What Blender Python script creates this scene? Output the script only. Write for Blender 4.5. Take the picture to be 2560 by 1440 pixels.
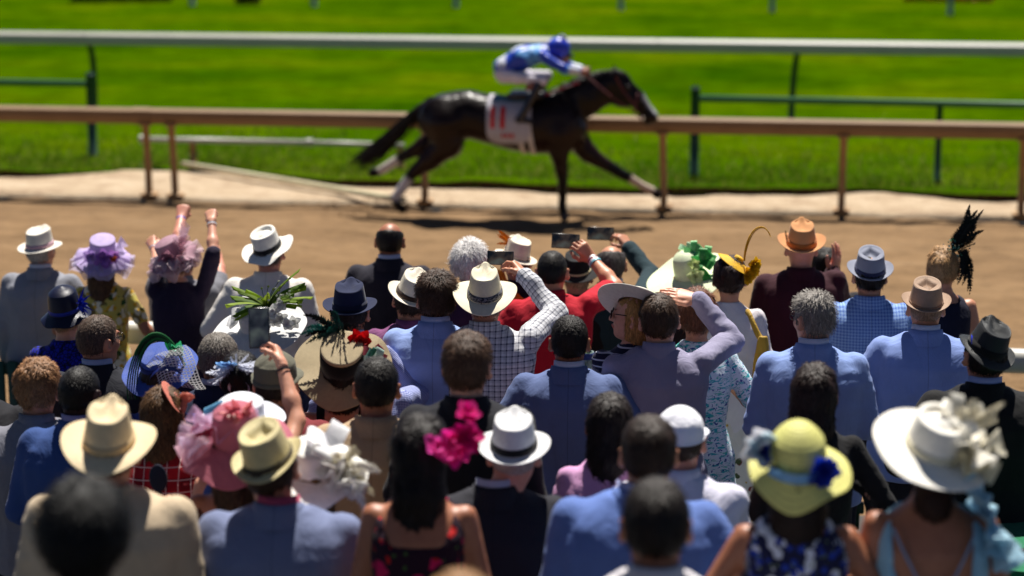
import bpy, math, random, time
import numpy as np
from mathutils import Vector, Matrix
T0 = time.time()
for o in list(bpy.data.objects): bpy.data.objects.remove(o)
SC = bpy.context.scene
COL = SC.collection
# ------------------------------------------------------------------ camera
FPX = 5200.0                      # focal length in pixels of the 2560 px wide photograph
CAMZ = 3.9
YAW = math.radians(-8.1)
PITCH = math.atan(1060 / FPX)
FWD = np.array([math.sin(YAW)*math.cos(PITCH), math.cos(YAW)*math.cos(PITCH), -math.sin(PITCH)])
RGT = np.array([math.cos(YAW), -math.sin(YAW), 0.0])
UPV = np.cross(RGT, FWD)
CAM = np.array([0.0, 0.0, CAMZ])
cd = bpy.data.cameras.new('camera'); cam = bpy.data.objects.new('camera', cd); COL.objects.link(cam)
cd.sensor_width = 36.0; cd.lens = 36.0*FPX/2560; cd.clip_start = 0.5; cd.clip_end = 3000
cam.matrix_world = Matrix(((RGT[0], UPV[0], -FWD[0], 0), (RGT[1], UPV[1], -FWD[1], 0), (RGT[2], UPV[2], -FWD[2], CAMZ), (0, 0, 0, 1)))
cd.dof.use_dof = True; cd.dof.focus_distance = 9.5; cd.dof.aperture_fstop = 1.5
SC.camera = cam
# ------------------------------------------------------------------ light
SUN_EL = math.radians(66); SUN_AZ = YAW + math.radians(7)          # azimuth measured from +Y towards +X
SUND = Vector((math.sin(SUN_AZ)*math.cos(SUN_EL), math.cos(SUN_AZ)*math.cos(SUN_EL), math.sin(SUN_EL)))
W = bpy.data.worlds.new('World'); SC.world = W; W.use_nodes = True
wn = W.node_tree; wn.nodes.clear()
sky = wn.nodes.new('ShaderNodeTexSky'); sky.sky_type = 'NISHITA'; sky.sun_disc = False
sky.sun_elevation = SUN_EL; sky.sun_rotation = SUN_AZ; sky.altitude = 150; sky.air_density = 0.35; sky.dust_density = 0.1; sky.ozone_density = 1.5
bg = wn.nodes.new('ShaderNodeBackground'); bg.inputs['Strength'].default_value = 0.05
wo = wn.nodes.new('ShaderNodeOutputWorld')
wn.links.new(sky.outputs[0], bg.inputs[0]); wn.links.new(bg.outputs[0], wo.inputs[0])
sl = bpy.data.lights.new('sun', 'SUN'); sl.energy = 5.0; sl.angle = math.radians(0.55); sl.color = (1.0, 0.95, 0.87)
so = bpy.data.objects.new('sun', sl); COL.objects.link(so); so.rotation_euler = SUND.to_track_quat('Z', 'Y').to_euler()
so.location = (0, 30, 60)
SC.view_settings.view_transform = 'Standard'; SC.view_settings.look = 'None'
SC.view_settings.exposure = 0.72; SC.view_settings.gamma = 1.0; SC.view_settings.use_curve_mapping = False
SC.render.engine = 'CYCLES'; SC.cycles.max_bounces = 6; SC.cycles.transparent_max_bounces = 12

def at(x, y, d):                                   # photograph pixel + depth -> world point
    return CAM + d*(FWD + RGT*(x-1280)/FPX + UPV*(720-y)/FPX)
def on_ground(x, y, z=0.0):
    v = FWD + RGT*(x-1280)/FPX + UPV*(720-y)/FPX
    return CAM + v*((z-CAMZ)/v[2])
def gz(Y):                                         # height of the sloping apron
    t = np.maximum(0.0, 10.4-np.asarray(Y, float)); return 0.112*t*t/(t+0.5)

# ------------------------------------------------------------------ small maths
def lin(c):
    r = []
    for v in c[:3]:
        v /= 255.0; r.append(v/12.92 if v <= 0.04045 else ((v+0.055)/1.055)**2.4)
    return tuple(r)
def nrm(v):
    v = np.asarray(v, float); return v/(np.linalg.norm(v)+1e-12)
def rotm(yaw=0, pitch=0, roll=0):                  # yaw + = turns to the left seen from above, pitch + = nods forward, roll + = right ear down
    y, p, r = map(math.radians, (yaw, -pitch, roll))
    Rz = np.array([[math.cos(y), -math.sin(y), 0], [math.sin(y), math.cos(y), 0], [0, 0, 1]])
    Rx = np.array([[1, 0, 0], [0, math.cos(p), -math.sin(p)], [0, math.sin(p), math.cos(p)]])
    Ry = np.array([[math.cos(r), 0, math.sin(r)], [0, 1, 0], [-math.sin(r), 0, math.cos(r)]])
    return Rz @ Rx @ Ry
def vnoise(p, seed=0):                             # value noise in [-1, 1]
    p = np.asarray(p, float); i = np.floor(p).astype(np.int64); f = p-i; f = f*f*(3-2*f)
    def h(a, b, c):
        n = (a*374761393 + b*668265263 + c*2147483647 + seed*1274126177) & 0xffffffff
        n = ((n ^ (n >> 13))*1274126177) & 0xffffffff
        n = ((n ^ (n >> 16))*2246822519) & 0xffffffff
        return ((n ^ (n >> 15)) & 0xffff)/32767.5-1
    x, y, z = i[:, 0], i[:, 1], i[:, 2]; fx, fy, fz = f[:, 0], f[:, 1], f[:, 2]
    r = 0
    for a in (0, 1):
        for b in (0, 1):
            for c in (0, 1):
                r = r + h(x+a, y+b, z+c)*(fx if a else 1-fx)*(fy if b else 1-fy)*(fz if c else 1-fz)
    return r
def fbm(p, seed=0, o=3):
    r = 0; a = 1.0; p = np.asarray(p, float)
    for k in range(o): r = r+a*vnoise(p*2**k, seed+k); a *= .5
    return r
def sstep(a, b, x):
    t = np.clip((x-a)/(b-a), 0, 1); return t*t*(3-2*t)

# ------------------------------------------------------------------ geometry collector
class G:
    def __init__(s): s.V = []; s.F3 = []; s.F4 = []; s.m3 = []; s.m4 = []; s.U = []; s.C = []; s.n = 0
    def add(s, V, F, col=None, uv=None, mi=0):
        V = np.asarray(V, float).reshape(-1, 3); F = np.asarray(F, np.int64)
        s.V.append(V)
        if F.size:
            if F.shape[1] == 3: s.F3.append(F+s.n); s.m3.append(np.full(len(F), mi))
            else: s.F4.append(F+s.n); s.m4.append(np.full(len(F), mi))
        if uv is None: uv = V[:, [0, 2]]
        uv = np.asarray(uv, float)
        if uv.shape[1] == 2: uv = np.c_[uv, np.zeros(len(V))]
        s.U.append(uv)
        c = np.ones((len(V), 4))
        if col is not None: c[:, :3] = col
        s.C.append(c); s.n += len(V)
        return s
    def merge(s, g, R=None, t=None):
        for k in range(len(g.V)):
            V = g.V[k]
            if R is not None: V = V @ np.asarray(R).T
            if t is not None: V = V+np.asarray(t)
            s.V.append(V)
        s.F3 += [f+s.n for f in g.F3]; s.F4 += [f+s.n for f in g.F4]; s.m3 += g.m3; s.m4 += g.m4
        s.U += g.U; s.C += g.C; s.n += g.n
        return s
    def xf(s, R=None, t=None, k=1.0):
        s.V = [(v*k if R is None else (v*k) @ np.asarray(R).T) + (0 if t is None else np.asarray(t)) for v in s.V]; return s
    def build(s, name, mats, parent=None, smooth=True):
        me = bpy.data.meshes.new(name)
        V = np.concatenate(s.V).astype(np.float32)
        F3 = np.concatenate(s.F3) if s.F3 else np.zeros((0, 3), np.int64)
        F4 = np.concatenate(s.F4) if s.F4 else np.zeros((0, 4), np.int64)
        mi = np.concatenate([np.concatenate(s.m3) if s.m3 else [], np.concatenate(s.m4) if s.m4 else []]).astype(np.int32)
        me.vertices.add(len(V)); me.vertices.foreach_set('co', V.ravel())
        nl = F3.size+F4.size; me.loops.add(nl)
        me.loops.foreach_set('vertex_index', np.r_[F3.ravel(), F4.ravel()].astype(np.int32))
        npoly = len(F3)+len(F4); me.polygons.add(npoly)
        me.polygons.foreach_set('loop_start', np.r_[np.arange(len(F3))*3, F3.size+np.arange(len(F4))*4].astype(np.int32))
        me.polygons.foreach_set('material_index', mi)
        me.polygons.foreach_set('use_smooth', np.full(npoly, bool(smooth)))
        a = me.attributes.new('guv', 'FLOAT_VECTOR', 'POINT'); a.data.foreach_set('vector', np.concatenate(s.U).astype(np.float32).ravel())
        c = me.attributes.new('tint', 'FLOAT_COLOR', 'POINT'); c.data.foreach_set('color', np.concatenate(s.C).astype(np.float32).ravel())
        me.update(calc_edges=True); me.validate()
        for m in (mats if isinstance(mats, (list, tuple)) else [mats]): me.materials.append(m)
        o = bpy.data.objects.new(name, me); COL.objects.link(o)
        if parent is not None: o.parent = parent
        return o
def tag(o, label=None, cat=None, group=None, kind=None):
    for k, v in (('label', label), ('category', cat), ('group', group), ('kind', kind)):
        if v: o[k] = v
    return o
def empty(name, loc, rz=0.0):
    o = bpy.data.objects.new(name, None); COL.objects.link(o); o.location = loc; o.rotation_euler = (0, 0, rz); o.empty_display_size = .1
    return o
def gridfaces(nu, nv, wrap=False):                 # vertices laid out row by row, nv per row
    f = []
    for i in range(nu-1):
        j = np.arange(nv if wrap else nv-1); k = (j+1) % nv
        f.append(np.stack([i*nv+j, i*nv+k, (i+1)*nv+k, (i+1)*nv+j], 1))
    return np.concatenate(f)
def box(g, c, half, R=None, col=None, bev=0.0, mi=0):
    hx, hy, hz = half; b = min(bev, .45*min(half))
    if b <= 0:
        V = np.array([[x, y, z] for z in (-hz, hz) for y in (-hy, hy) for x in (-hx, hx)])
        F = [[0, 2, 3, 1], [4, 5, 7, 6], [0, 1, 5, 4], [2, 6, 7, 3], [0, 4, 6, 2], [1, 3, 7, 5]]
        V = V if R is None else V @ np.asarray(R).T
        return g.add(V+np.asarray(c), F, col=col, mi=mi)
    ring = []
    for sx, sy in ((1, 1), (-1, 1), (-1, -1), (1, -1)):
        for k in (0, 1):
            a = (k if sx*sy > 0 else 1-k)
            ring.append((sx*(hx-(0 if a == 0 else b)), sy*(hy-(b if a == 0 else 0))))
    ring = np.array(ring); rows = []
    for z, s in ((-hz, b), (-hz+b, 0), (hz-b, 0), (hz, b)):
        rr = ring.copy(); rr = np.sign(rr)*(np.abs(rr)-s); rows.append(np.c_[rr, np.full(8, z)])
    V = np.concatenate(rows); F = gridfaces(4, 8, True)
    V = np.r_[V, [[0, 0, -hz], [0, 0, hz]]]
    V = V if R is None else V @ np.asarray(R).T
    g.add(V+np.asarray(c), F, col=col, mi=mi); base = g.n-len(V)
    j = np.arange(8); k = (j+1) % 8
    g.F3.append(np.stack([np.full(8, 32), k, j], 1)+base); g.m3.append(np.full(8, mi))
    g.F3.append(np.stack([np.full(8, 33), 24+j, 24+k], 1)+base); g.m3.append(np.full(8, mi))
    return g
def tube(g, pts, r, n=8, col=None, mi=0, flat=1.0, cap=True):
    pts = np.asarray(pts, float); m = len(pts); r = np.broadcast_to(np.asarray(r, float), (m,))
    T = np.gradient(pts, axis=0); T /= np.linalg.norm(T, axis=1, keepdims=True)+1e-9
    ref = np.array([0, 0, 1.0]) if abs(T[:, 2]).mean() < .85 else np.array([1.0, 0, 0])
    A = np.cross(T, ref); A /= np.linalg.norm(A, axis=1, keepdims=True)+1e-9; B = np.cross(A, T)
    th = np.arange(n)*2*math.pi/n
    V = pts[:, None]+r[:, None, None]*(np.cos(th)[None, :, None]*A[:, None]+flat*np.sin(th)[None, :, None]*B[:, None])
    L = np.r_[0, np.cumsum(np.linalg.norm(np.diff(pts, axis=0), axis=1))]
    uv = np.stack(np.broadcast_arrays(th[None, :]*r[:, None], L[:, None]), -1).reshape(-1, 2)
    V = V.reshape(-1, 3); F = gridfaces(m, n, True)
    g.add(np.r_[V, pts[:1], pts[-1:]], F, col=col, uv=np.r_[uv, uv[:1], uv[-1:]], mi=mi)
    if cap:
        base = g.n-len(V)-2; j = np.arange(n); k = (j+1) % n
        g.F3.append(np.stack([np.full(n, m*n), j, k], 1)+base); g.m3.append(np.full(n, mi))
        g.F3.append(np.stack([np.full(n, m*n+1), (m-1)*n+k, (m-1)*n+j], 1)+base); g.m3.append(np.full(n, mi))
    return g
def bez(p, n=12):
    p = np.asarray(p, float); t = np.linspace(0, 1, n)[:, None]
    while True:
        m = len(p)
        out = sum(math.comb(m-1, k)*(1-t)**(m-1-k)*t**k*p[k] for k in range(m)); return out

# ------------------------------------------------------------------ implicit surfaces
def snet(F, o, h):
    ins = F < 0
    s = lambda a, b, c: F[a:F.shape[0]-1+a, b:F.shape[1]-1+b, c:F.shape[2]-1+c]
    cnt = sum(ins[a:F.shape[0]-1+a, b:F.shape[1]-1+b, c:F.shape[2]-1+c].astype(np.int8) for a in (0, 1) for b in (0, 1) for c in (0, 1))
    act = (cnt > 0) & (cnt < 8)
    ai = np.argwhere(act); n = len(ai)
    idx = np.full(act.shape, -1, np.int64); idx[act] = np.arange(n)
    cv = {(a, b, c): F[ai[:, 0]+a, ai[:, 1]+b, ai[:, 2]+c] for a in (0, 1) for b in (0, 1) for c in (0, 1)}
    acc = np.zeros((n, 3)); m = np.zeros(n)
    for ax in range(3):
        for u in (0, 1):
            for v in (0, 1):
                a = [u, v]; a.insert(ax, 0); b = list(a); b[ax] = 1
                fa, fb = cv[tuple(a)], cv[tuple(b)]
                x = (fa < 0) != (fb < 0); t = np.where(x, fa/np.where(x, fa-fb, 1), 0)
                p = np.tile(np.array(a, float), (n, 1)); p[:, ax] += t
                acc += p*x[:, None]; m += x
    V = np.asarray(o)+h*(ai+acc/m[:, None])
    N = np.stack([sum(cv[(1, b, c)]-cv[(0, b, c)] for b in (0, 1) for c in (0, 1)),
                  sum(cv[(a, 1, c)]-cv[(a, 0, c)] for a in (0, 1) for c in (0, 1)),
                  sum(cv[(a, b, 1)]-cv[(a, b, 0)] for a in (0, 1) for b in (0, 1))], 1)
    N /= np.linalg.norm(N, axis=1, keepdims=True)+1e-9
    Q = []
    for ax in range(3):
        A = np.moveaxis(ins, ax, 0); I = np.moveaxis(idx, ax, 0)
        ch = A[:-1, 1:-1, 1:-1] != A[1:, 1:-1, 1:-1]
        e = np.argwhere(ch); i, j, k = e[:, 0], e[:, 1]+1, e[:, 2]+1
        q = np.stack([I[i, j-1, k-1], I[i, j, k-1], I[i, j, k], I[i, j-1, k]], 1)
        up = A[i, j, k]
        if ax == 1: up = ~up
        q[~up] = q[~up][:, ::-1]; Q.append(q)
    return V, np.concatenate(Q), N
class Field:
    def __init__(s, lo, hi, h):
        s.o = np.asarray(lo, float); s.h = h
        n = [int(math.ceil((b-a)/h))+1 for a, b in zip(lo, hi)]
        s.x = (s.o[0]+h*np.arange(n[0])).astype(np.float32)[:, None, None]
        s.y = (s.o[1]+h*np.arange(n[1])).astype(np.float32)[None, :, None]
        s.z = (s.o[2]+h*np.arange(n[2])).astype(np.float32)[None, None, :]
        s.F = np.full(n, 9.0, np.float32)
    def cone(s, a, b, ra, rb, sy=1.0):
        a = np.asarray(a, float); b = np.asarray(b, float); d = (b-a)*[1, sy, 1]
        px, py, pz = s.x-a[0], (s.y-a[1])*sy, s.z-a[2]
        t = np.clip((px*d[0]+py*d[1]+pz*d[2])/max(float(d @ d), 1e-9), 0, 1)
        return np.sqrt((px-t*d[0])**2+(py-t*d[1])**2+(pz-t*d[2])**2)-(ra+t*(rb-ra))
    def ell(s, c, r, R=None):
        px, py, pz = s.x-c[0], s.y-c[1], s.z-c[2]
        if R is not None:
            R = np.asarray(R); px, py, pz = (R[0, 0]*px+R[1, 0]*py+R[2, 0]*pz, R[0, 1]*px+R[1, 1]*py+R[2, 1]*pz, R[0, 2]*px+R[1, 2]*py+R[2, 2]*pz)
        k0 = np.sqrt((px/r[0])**2+(py/r[1])**2+(pz/r[2])**2)
        k1 = np.sqrt((px/r[0]**2)**2+(py/r[1]**2)**2+(pz/r[2]**2)**2)+1e-9
        return k0*(k0-1)/k1
    def loft(s, zs, ws, ds, cy=None, p=2.4, axis=2):   # super-ellipse sections along z (or x)
        q = (s.z if axis == 2 else s.x).ravel()
        w = np.interp(q, zs, ws).astype(np.float32); d = np.interp(q, zs, ds).astype(np.float32)
        c = np.interp(q, zs, cy).astype(np.float32) if cy is not None else np.zeros_like(q)
        sh = (1, 1, -1) if axis == 2 else (-1, 1, 1)
        w, d, c = w.reshape(sh), d.reshape(sh), c.reshape(sh)
        if axis == 2: A, B = np.abs(s.x)/w, np.abs(s.y-c)/d
        else: A, B = np.abs(s.y)/w, np.abs(s.z-c)/d
        f = ((A**p+B**p)**(1/p)-1)*np.minimum(w, d)
        qq = (s.z if axis == 2 else s.x)
        return np.maximum(f, np.maximum(zs[0]-qq, qq-zs[-1]))
    def u(s, f, k=0.0): s.F = smin(s.F, f, k)
    def cut(s, f, k=0.0): s.F = -smin(-s.F, -f, k)       # keep where f < 0
    def mesh(s):
        s.F[0] = np.maximum(s.F[0], .01); s.F[-1] = np.maximum(s.F[-1], .01)
        s.F[:, 0] = np.maximum(s.F[:, 0], .01); s.F[:, -1] = np.maximum(s.F[:, -1], .01)
        s.F[:, :, 0] = np.maximum(s.F[:, :, 0], .01); s.F[:, :, -1] = np.maximum(s.F[:, :, -1], .01)
        return snet(s.F, s.o, s.h)
def smin(a, b, k):
    if k <= 0: return np.minimum(a, b)
    h = np.maximum(k-np.abs(a-b), 0)/k
    return np.minimum(a, b)-h*h*k*.25
# ------------------------------------------------------------------ materials
MC = {}
class NT:
    def __init__(s, name):
        s.m = bpy.data.materials.new(name); s.m.use_nodes = True; s.t = s.m.node_tree; s.t.nodes.clear()
        s.out = s.t.nodes.new('ShaderNodeOutputMaterial'); s.b = s.n('ShaderNodeBsdfPrincipled'); s.l(s.b, s.out, 'BSDF', 'Surface')
    def n(s, ty, **kw):
        nd = s.t.nodes.new(ty)
        for k, v in kw.items():
            if hasattr(nd, k): setattr(nd, k, v)
        return nd
    def l(s, a, b, ao=0, bi=0): s.t.links.new(a.outputs[ao], b.inputs[bi])
    def set(s, nd, **kw):
        for k, v in kw.items():
            i = nd.inputs[k.replace('_', ' ')]
            if hasattr(v, 'outputs'): s.t.links.new(v.outputs[0], i)
            elif isinstance(v, tuple) and len(v) == 2 and hasattr(v[0], 'outputs'): s.t.links.new(v[0].outputs[v[1]], i)
            else: i.default_value = (*v, 1) if isinstance(v, tuple) and len(v) == 3 and i.type == 'RGBA' else v
        return nd
    def math(s, op, a, b=None, c=None, clamp=False):
        nd = s.n('ShaderNodeMath', operation=op, use_clamp=clamp)
        for i, v in enumerate((a, b, c)):
            if v is None: continue
            if isinstance(v, tuple): s.t.links.new(v[0].outputs[v[1]], nd.inputs[i])
            elif hasattr(v, 'outputs'): s.t.links.new(v.outputs[0], nd.inputs[i])
            else: nd.inputs[i].default_value = v
        return nd
    def mix(s, fac, a, b, mode='MIX'):
        nd = s.n('ShaderNodeMix', data_type='RGBA', blend_type=mode)
        for i, v in ((0, fac), (6, a), (7, b)):
            if isinstance(v, tuple) and hasattr(v[0], 'outputs'): s.t.links.new(v[0].outputs[v[1]], nd.inputs[i])
            elif hasattr(v, 'outputs'): s.t.links.new(v.outputs[2 if v.bl_idname == 'ShaderNodeMix' else 0], nd.inputs[i])
            else: nd.inputs[i].default_value = (*v, 1) if isinstance(v, tuple) else v
        return nd
    def noise(s, scale, detail=3, rough=.55, vec=None, dist=0.0):
        nd = s.n('ShaderNodeTexNoise'); s.set(nd, Scale=scale, Detail=detail, Roughness=rough, Distortion=dist)
        if vec is not None: s.t.links.new(vec[0].outputs[vec[1]], nd.inputs['Vector'])
        return nd
    def ramp(s, src, stops, so=0):
        nd = s.n('ShaderNodeValToRGB'); e = nd.color_ramp.elements
        while len(e) < len(stops): e.new(.5)
        for k, (p, c) in enumerate(stops):
            e[k].position = p; e[k].color = (*c, 1) if isinstance(c, tuple) else (c, c, c, 1)
        s.t.links.new(src.outputs[so], nd.inputs[0]); return nd
    def base(s, nd): s.t.links.new(nd.outputs[2 if nd.bl_idname == 'ShaderNodeMix' else 0], s.b.inputs['Base Color'])
    def bump(s, src, strength, dist=.01, prev=None, so=0):
        nd = s.n('ShaderNodeBump'); s.set(nd, Strength=strength, Distance=dist); s.t.links.new(src.outputs[so], nd.inputs['Height'])
        if prev is not None: s.t.links.new(prev.outputs[0], nd.inputs['Normal'])
        s.t.links.new(nd.outputs[0], s.b.inputs['Normal']); return nd
    def attr(s, name): return s.n('ShaderNodeAttribute', attribute_name=name)
    def obj(s): return (s.n('ShaderNodeTexCoord'), 3)

def fabric(col, rough=.85, pat=None, wrinkle=.35, sheen=.25, vary=.16, seam=False):
    key = ('fab', col, rough, str(pat), wrinkle, seam)
    if key in MC: return MC[key]
    t = NT('fabric'); c = lin(col); co = t.obj()
    n1 = t.noise(7, 4, .6, co)
    cn = t.n('ShaderNodeRGB'); cn.outputs[0].default_value = (*c, 1)
    cur = cn
    uv = t.attr('guv'); sep = t.n('ShaderNodeSeparateXYZ'); t.t.links.new(uv.outputs['Vector'], sep.inputs[0])
    if pat:
        k = pat[0]
        def band(i, size, w, off=0.0):
            f = t.math('FRACT', t.math('ADD', t.math('DIVIDE', (sep, i), size), off)); return t.math('LESS_THAN', f, w)
        if k == 'check':       # ('check', colour, size, width[, fine colour])
            a, b = band(0, pat[2], pat[3]), band(1, pat[2], pat[3])
            fac = t.math('MULTIPLY', t.math('ADD', a, b), .5)
            cur = t.mix(fac, cur, lin(pat[1]))
            if len(pat) > 4:
                a, b = band(0, pat[2], .5, .5-pat[3]/2), band(1, pat[2], .5, .5-pat[3]/2)
                fac = t.math('MULTIPLY', t.math('ADD', a, b), .22)
                cur = t.mix(fac, cur, lin(pat[4]))
        elif k == 'stripe':
            cur = t.mix(band(pat[4] if len(pat) > 4 else 1, pat[2], pat[3]), cur, lin(pat[1]))
        elif k == 'tartan':
            a, b = band(0, pat[2], .5), band(1, pat[2], .5)
            cur = t.mix(t.math('MULTIPLY', t.math('ADD', a, b), .5), cur, lin(pat[1]))
            a, b = band(0, pat[2]*.5, .07, .2), band(1, pat[2]*.5, .07, .2)
            cur = t.mix(t.math('MAXIMUM', a, b), cur, lin(pat[3]))
        elif k == 'floral':    # ('floral', scale, [(colour, threshold)...])
            nd = t.noise(pat[1]*1.7, 2, .5, (uv, 1))
            vm = t.n('ShaderNodeVectorMath', operation='MULTIPLY_ADD'); t.t.links.new(nd.outputs['Color'], vm.inputs[0]); vm.inputs[1].default_value = (.5/pat[1],)*3; t.t.links.new(uv.outputs['Vector'], vm.inputs[2])
            for q, (cc, th) in enumerate(pat[2]):
                vo = t.n('ShaderNodeTexVoronoi'); t.set(vo, Scale=pat[1]*(1+.37*q), Randomness=1.0); 
                mp = t.n('ShaderNodeVectorMath', operation='ADD'); t.t.links.new(vm.outputs[0], mp.inputs[0]); mp.inputs[1].default_value = (3.1*q, 1.7*q, 0)
                t.t.links.new(mp.outputs[0], vo.inputs['Vector'])
                cur = t.mix(t.math('LESS_THAN', vo, th), cur, lin(cc))
        elif k == 'streak':    # printed scenery: short horizontal strokes of several colours
            for q, (cc, th, sx, sy) in enumerate(pat[1]):
                vm = t.n('ShaderNodeVectorMath', operation='MULTIPLY_ADD'); t.t.links.new(uv.outputs['Vector'], vm.inputs[0]); vm.inputs[1].default_value = (sx, sy, 1); vm.inputs[2].default_value = (q*7.7, q*3.3, 0)
                nd = t.noise(1.0, 3, .6, (vm, 0), .6)
                cur = t.mix(t.math('GREATER_THAN', nd, th), cur, lin(cc))
        elif k == 'chevron':
            z = t.math('PINGPONG', (sep, 0), pat[2]); zz = t.math('ADD', (sep, 1), z)
            f = t.math('FRACT', t.math('DIVIDE', zz, pat[2]*1.4)); cur = t.mix(t.math('LESS_THAN', f, .22), cur, lin(pat[1]))
        elif k == 'lace':
            vo = t.n('ShaderNodeTexVoronoi', feature='DISTANCE_TO_EDGE'); t.set(vo, Scale=pat[2]); t.t.links.new(uv.outputs['Vector'], vo.inputs['Vector'])
            cur = t.mix(t.math('LESS_THAN', vo, pat[3]), cur, lin(pat[1]))
    v = t.ramp(n1, [(.25, 1-vary), (.75, 1+vary*.3)])
    cur = t.mix(1.0, cur, v, 'MULTIPLY')
    if seam:
        sm = t.math('LESS_THAN', t.math('ABSOLUTE', (sep, 0)), .0022)
        cur = t.mix(t.math('MULTIPLY', sm, .25), cur, (0, 0, 0))
    t.base(cur)
    t.set(t.b, Roughness=rough); t.b.inputs['Sheen Weight'].default_value = sheen*.25; t.b.inputs['Sheen Roughness'].default_value = .5
    t.b.inputs['Specular IOR Level'].default_value = .25
    mp = t.n('ShaderNodeMapping'); mp.inputs['Scale'].default_value = (9, 9, 4.2); t.t.links.new(co[0].outputs[3], mp.inputs[0])
    w = t.noise(1.0, 4, .55, (mp, 0), .9)
    b1 = t.bump(w, wrinkle, .05)
    t.bump(t.noise(420, 2, .6, co), .12, .002, b1)
    MC[key] = t.m; return t.m
def tinted(rough=.7, trans=.25, alpha=1.0, name='petal_cloth', spec=.3, nscale=30):
    key = ('tint', rough, trans, alpha, name)
    if key in MC: return MC[key]
    t = NT(name); a = t.attr('tint'); co = t.obj()
    v = t.ramp(t.noise(nscale, 3, .6, co), [(.25, .78), (.75, 1.06)])
    cur = t.mix(1.0, (a, 0), v, 'MULTIPLY'); t.base(cur); t.set(t.b, Roughness=rough); t.b.inputs['Specular IOR Level'].default_value = spec
    sh = t.b
    if trans > 0:
        tr = t.n('ShaderNodeBsdfTranslucent'); t.t.links.new(cur.outputs[2], tr.inputs[0]); mx = t.n('ShaderNodeMixShader'); mx.inputs[0].default_value = trans
        t.l(t.b, mx, 0, 1); t.l(tr, mx, 0, 2); sh = mx
    if alpha < 1:
        tp = t.n('ShaderNodeBsdfTransparent'); mx = t.n('ShaderNodeMixShader'); 
        mx.inputs[0].default_value = alpha
        t.l(tp, mx, 0, 1); t.l(sh, mx, 0, 2); sh = mx
    t.bump(t.noise(160, 2, .6, co), .1, .002)
    t.l(sh, t.out, 0, 0); MC[key] = t.m; return t.m
def skin(col):
    key = ('skin', col)
    if key in MC: return MC[key]
    t = NT('skin'); co = t.obj(); c = lin(col)
    n = t.ramp(t.noise(22, 4, .6, co), [(.3, (c[0]*.86, c[1]*.78, c[2]*.74)), (.7, (min(1, c[0]*1.05), c[1]*1.02, c[2]))])
    cur = t.mix(1.0, n, (t.attr('tint'), 0), 'MULTIPLY'); t.base(cur)
    t.set(t.b, Roughness=.48); t.b.inputs['Subsurface Weight'].default_value = .12; t.b.inputs['Subsurface Radius'].default_value = (.012, .005, .003)
    t.b.inputs['Subsurface Scale'].default_value = .6
    t.bump(t.noise(260, 3, .6, co), .12, .002); MC[key] = t.m; return t.m
def hairm(col, gloss=.5):
    key = ('hair', col)
    if key in MC: return MC[key]
    t = NT('hair'); co = t.obj(); c = lin(col); mp = t.n('ShaderNodeMapping'); mp.inputs['Scale'].default_value = (1, 1, .16); t.t.links.new(co[0].outputs[3], mp.inputs[0])
    n = t.noise(190, 3, .6, (mp, 0))
    r = t.ramp(n, [(.3, tuple(v*.45 for v in c)), (.62, c), (.8, tuple(min(1, v*1.5) for v in c))])
    cur = t.mix(1.0, r, (t.attr('tint'), 0), 'MULTIPLY'); t.base(cur); t.set(t.b, Roughness=gloss); t.b.inputs['Specular IOR Level'].default_value = .22
    t.bump(n, .5, .004); MC[key] = t.m; return t.m
def straw(col, ring=.0045, rough=.62, depth=.5):
    key = ('straw', col, ring)
    if key in MC: return MC[key]
    t = NT('straw'); c = lin(col); uv = t.attr('guv'); sep = t.n('ShaderNodeSeparateXYZ'); t.t.links.new(uv.outputs['Vector'], sep.inputs[0]); co = t.obj()
    w = t.math('ABSOLUTE', t.math('SUBTRACT', t.math('FRACT', t.math('DIVIDE', (sep, 1), ring)), .5))
    n = t.noise(55, 4, .65, co)
    r = t.ramp(n, [(.25, tuple(v*.82 for v in c)), (.7, c)])
    cur = t.mix(t.math('MULTIPLY', t.math('LESS_THAN', w, .12), .28*depth*2), r, tuple(v*.45 for v in c)); t.base(cur)
    t.set(t.b, Roughness=rough); t.b.inputs['Specular IOR Level'].default_value = .3
    b = t.bump(w, depth, .003); t.bump(t.noise(500, 2, .6, co), .25, .0015, b); MC[key] = t.m; return t.m
def felt(col, rough=.9):
    return fabric(col, rough, None, .06, .5, .10)
def paint(col, rough=.45, metal=0.0, grime=.25, name='paint', gcol=None, scale=3.0):
    key = ('paint', col, rough, name)
    if key in MC: return MC[key]
    t = NT(name); c = lin(col); co = t.obj(); g = lin(gcol) if gcol else tuple(v*.5 for v in c)
    r = t.ramp(t.noise(scale, 6, .65, co), [(.42, c), (.78, tuple(a*(1-grime)+b*grime for a, b in zip(c, g)))])
    t.base(r); t.set(t.b, Roughness=rough, Metallic=metal); t.bump(t.noise(60, 3, .6, co), .08, .003); MC[key] = t.m; return t.m
def glossy(col, rough=.12, spec=.6, name='gloss', coat=0.0):
    key = ('gl', col, rough)
    if key in MC: return MC[key]
    t = NT(name); co = t.obj(); c = lin(col)
    r = t.ramp(t.noise(40, 3, .5, co), [(.3, tuple(v*.9 for v in c)), (.7, c)]); t.base(r); t.set(t.b, Roughness=rough); t.b.inputs['Specular IOR Level'].default_value = spec
    MC[key] = t.m; return t.m
# ------------------------------------------------------------------ the setting
rng = random.Random(7); nr = np.random.default_rng(7)
YIN = float(on_ground(1280, 519)[1]); YBANK = float(on_ground(1280, 482)[1]); YOUT = 12.1
def sheet(name, xs, ys, zf, m, label=None):
    X, Y = np.meshgrid(xs, ys, indexing='ij'); Z = zf(X, Y)
    g = G(); V = np.stack([X, Y, Z], -1).reshape(-1, 3); g.add(V, gridfaces(len(xs), len(ys))[:, ::-1], uv=V[:, :2])
    o = g.build(name, m); tag(o, kind='structure'); return o
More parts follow.
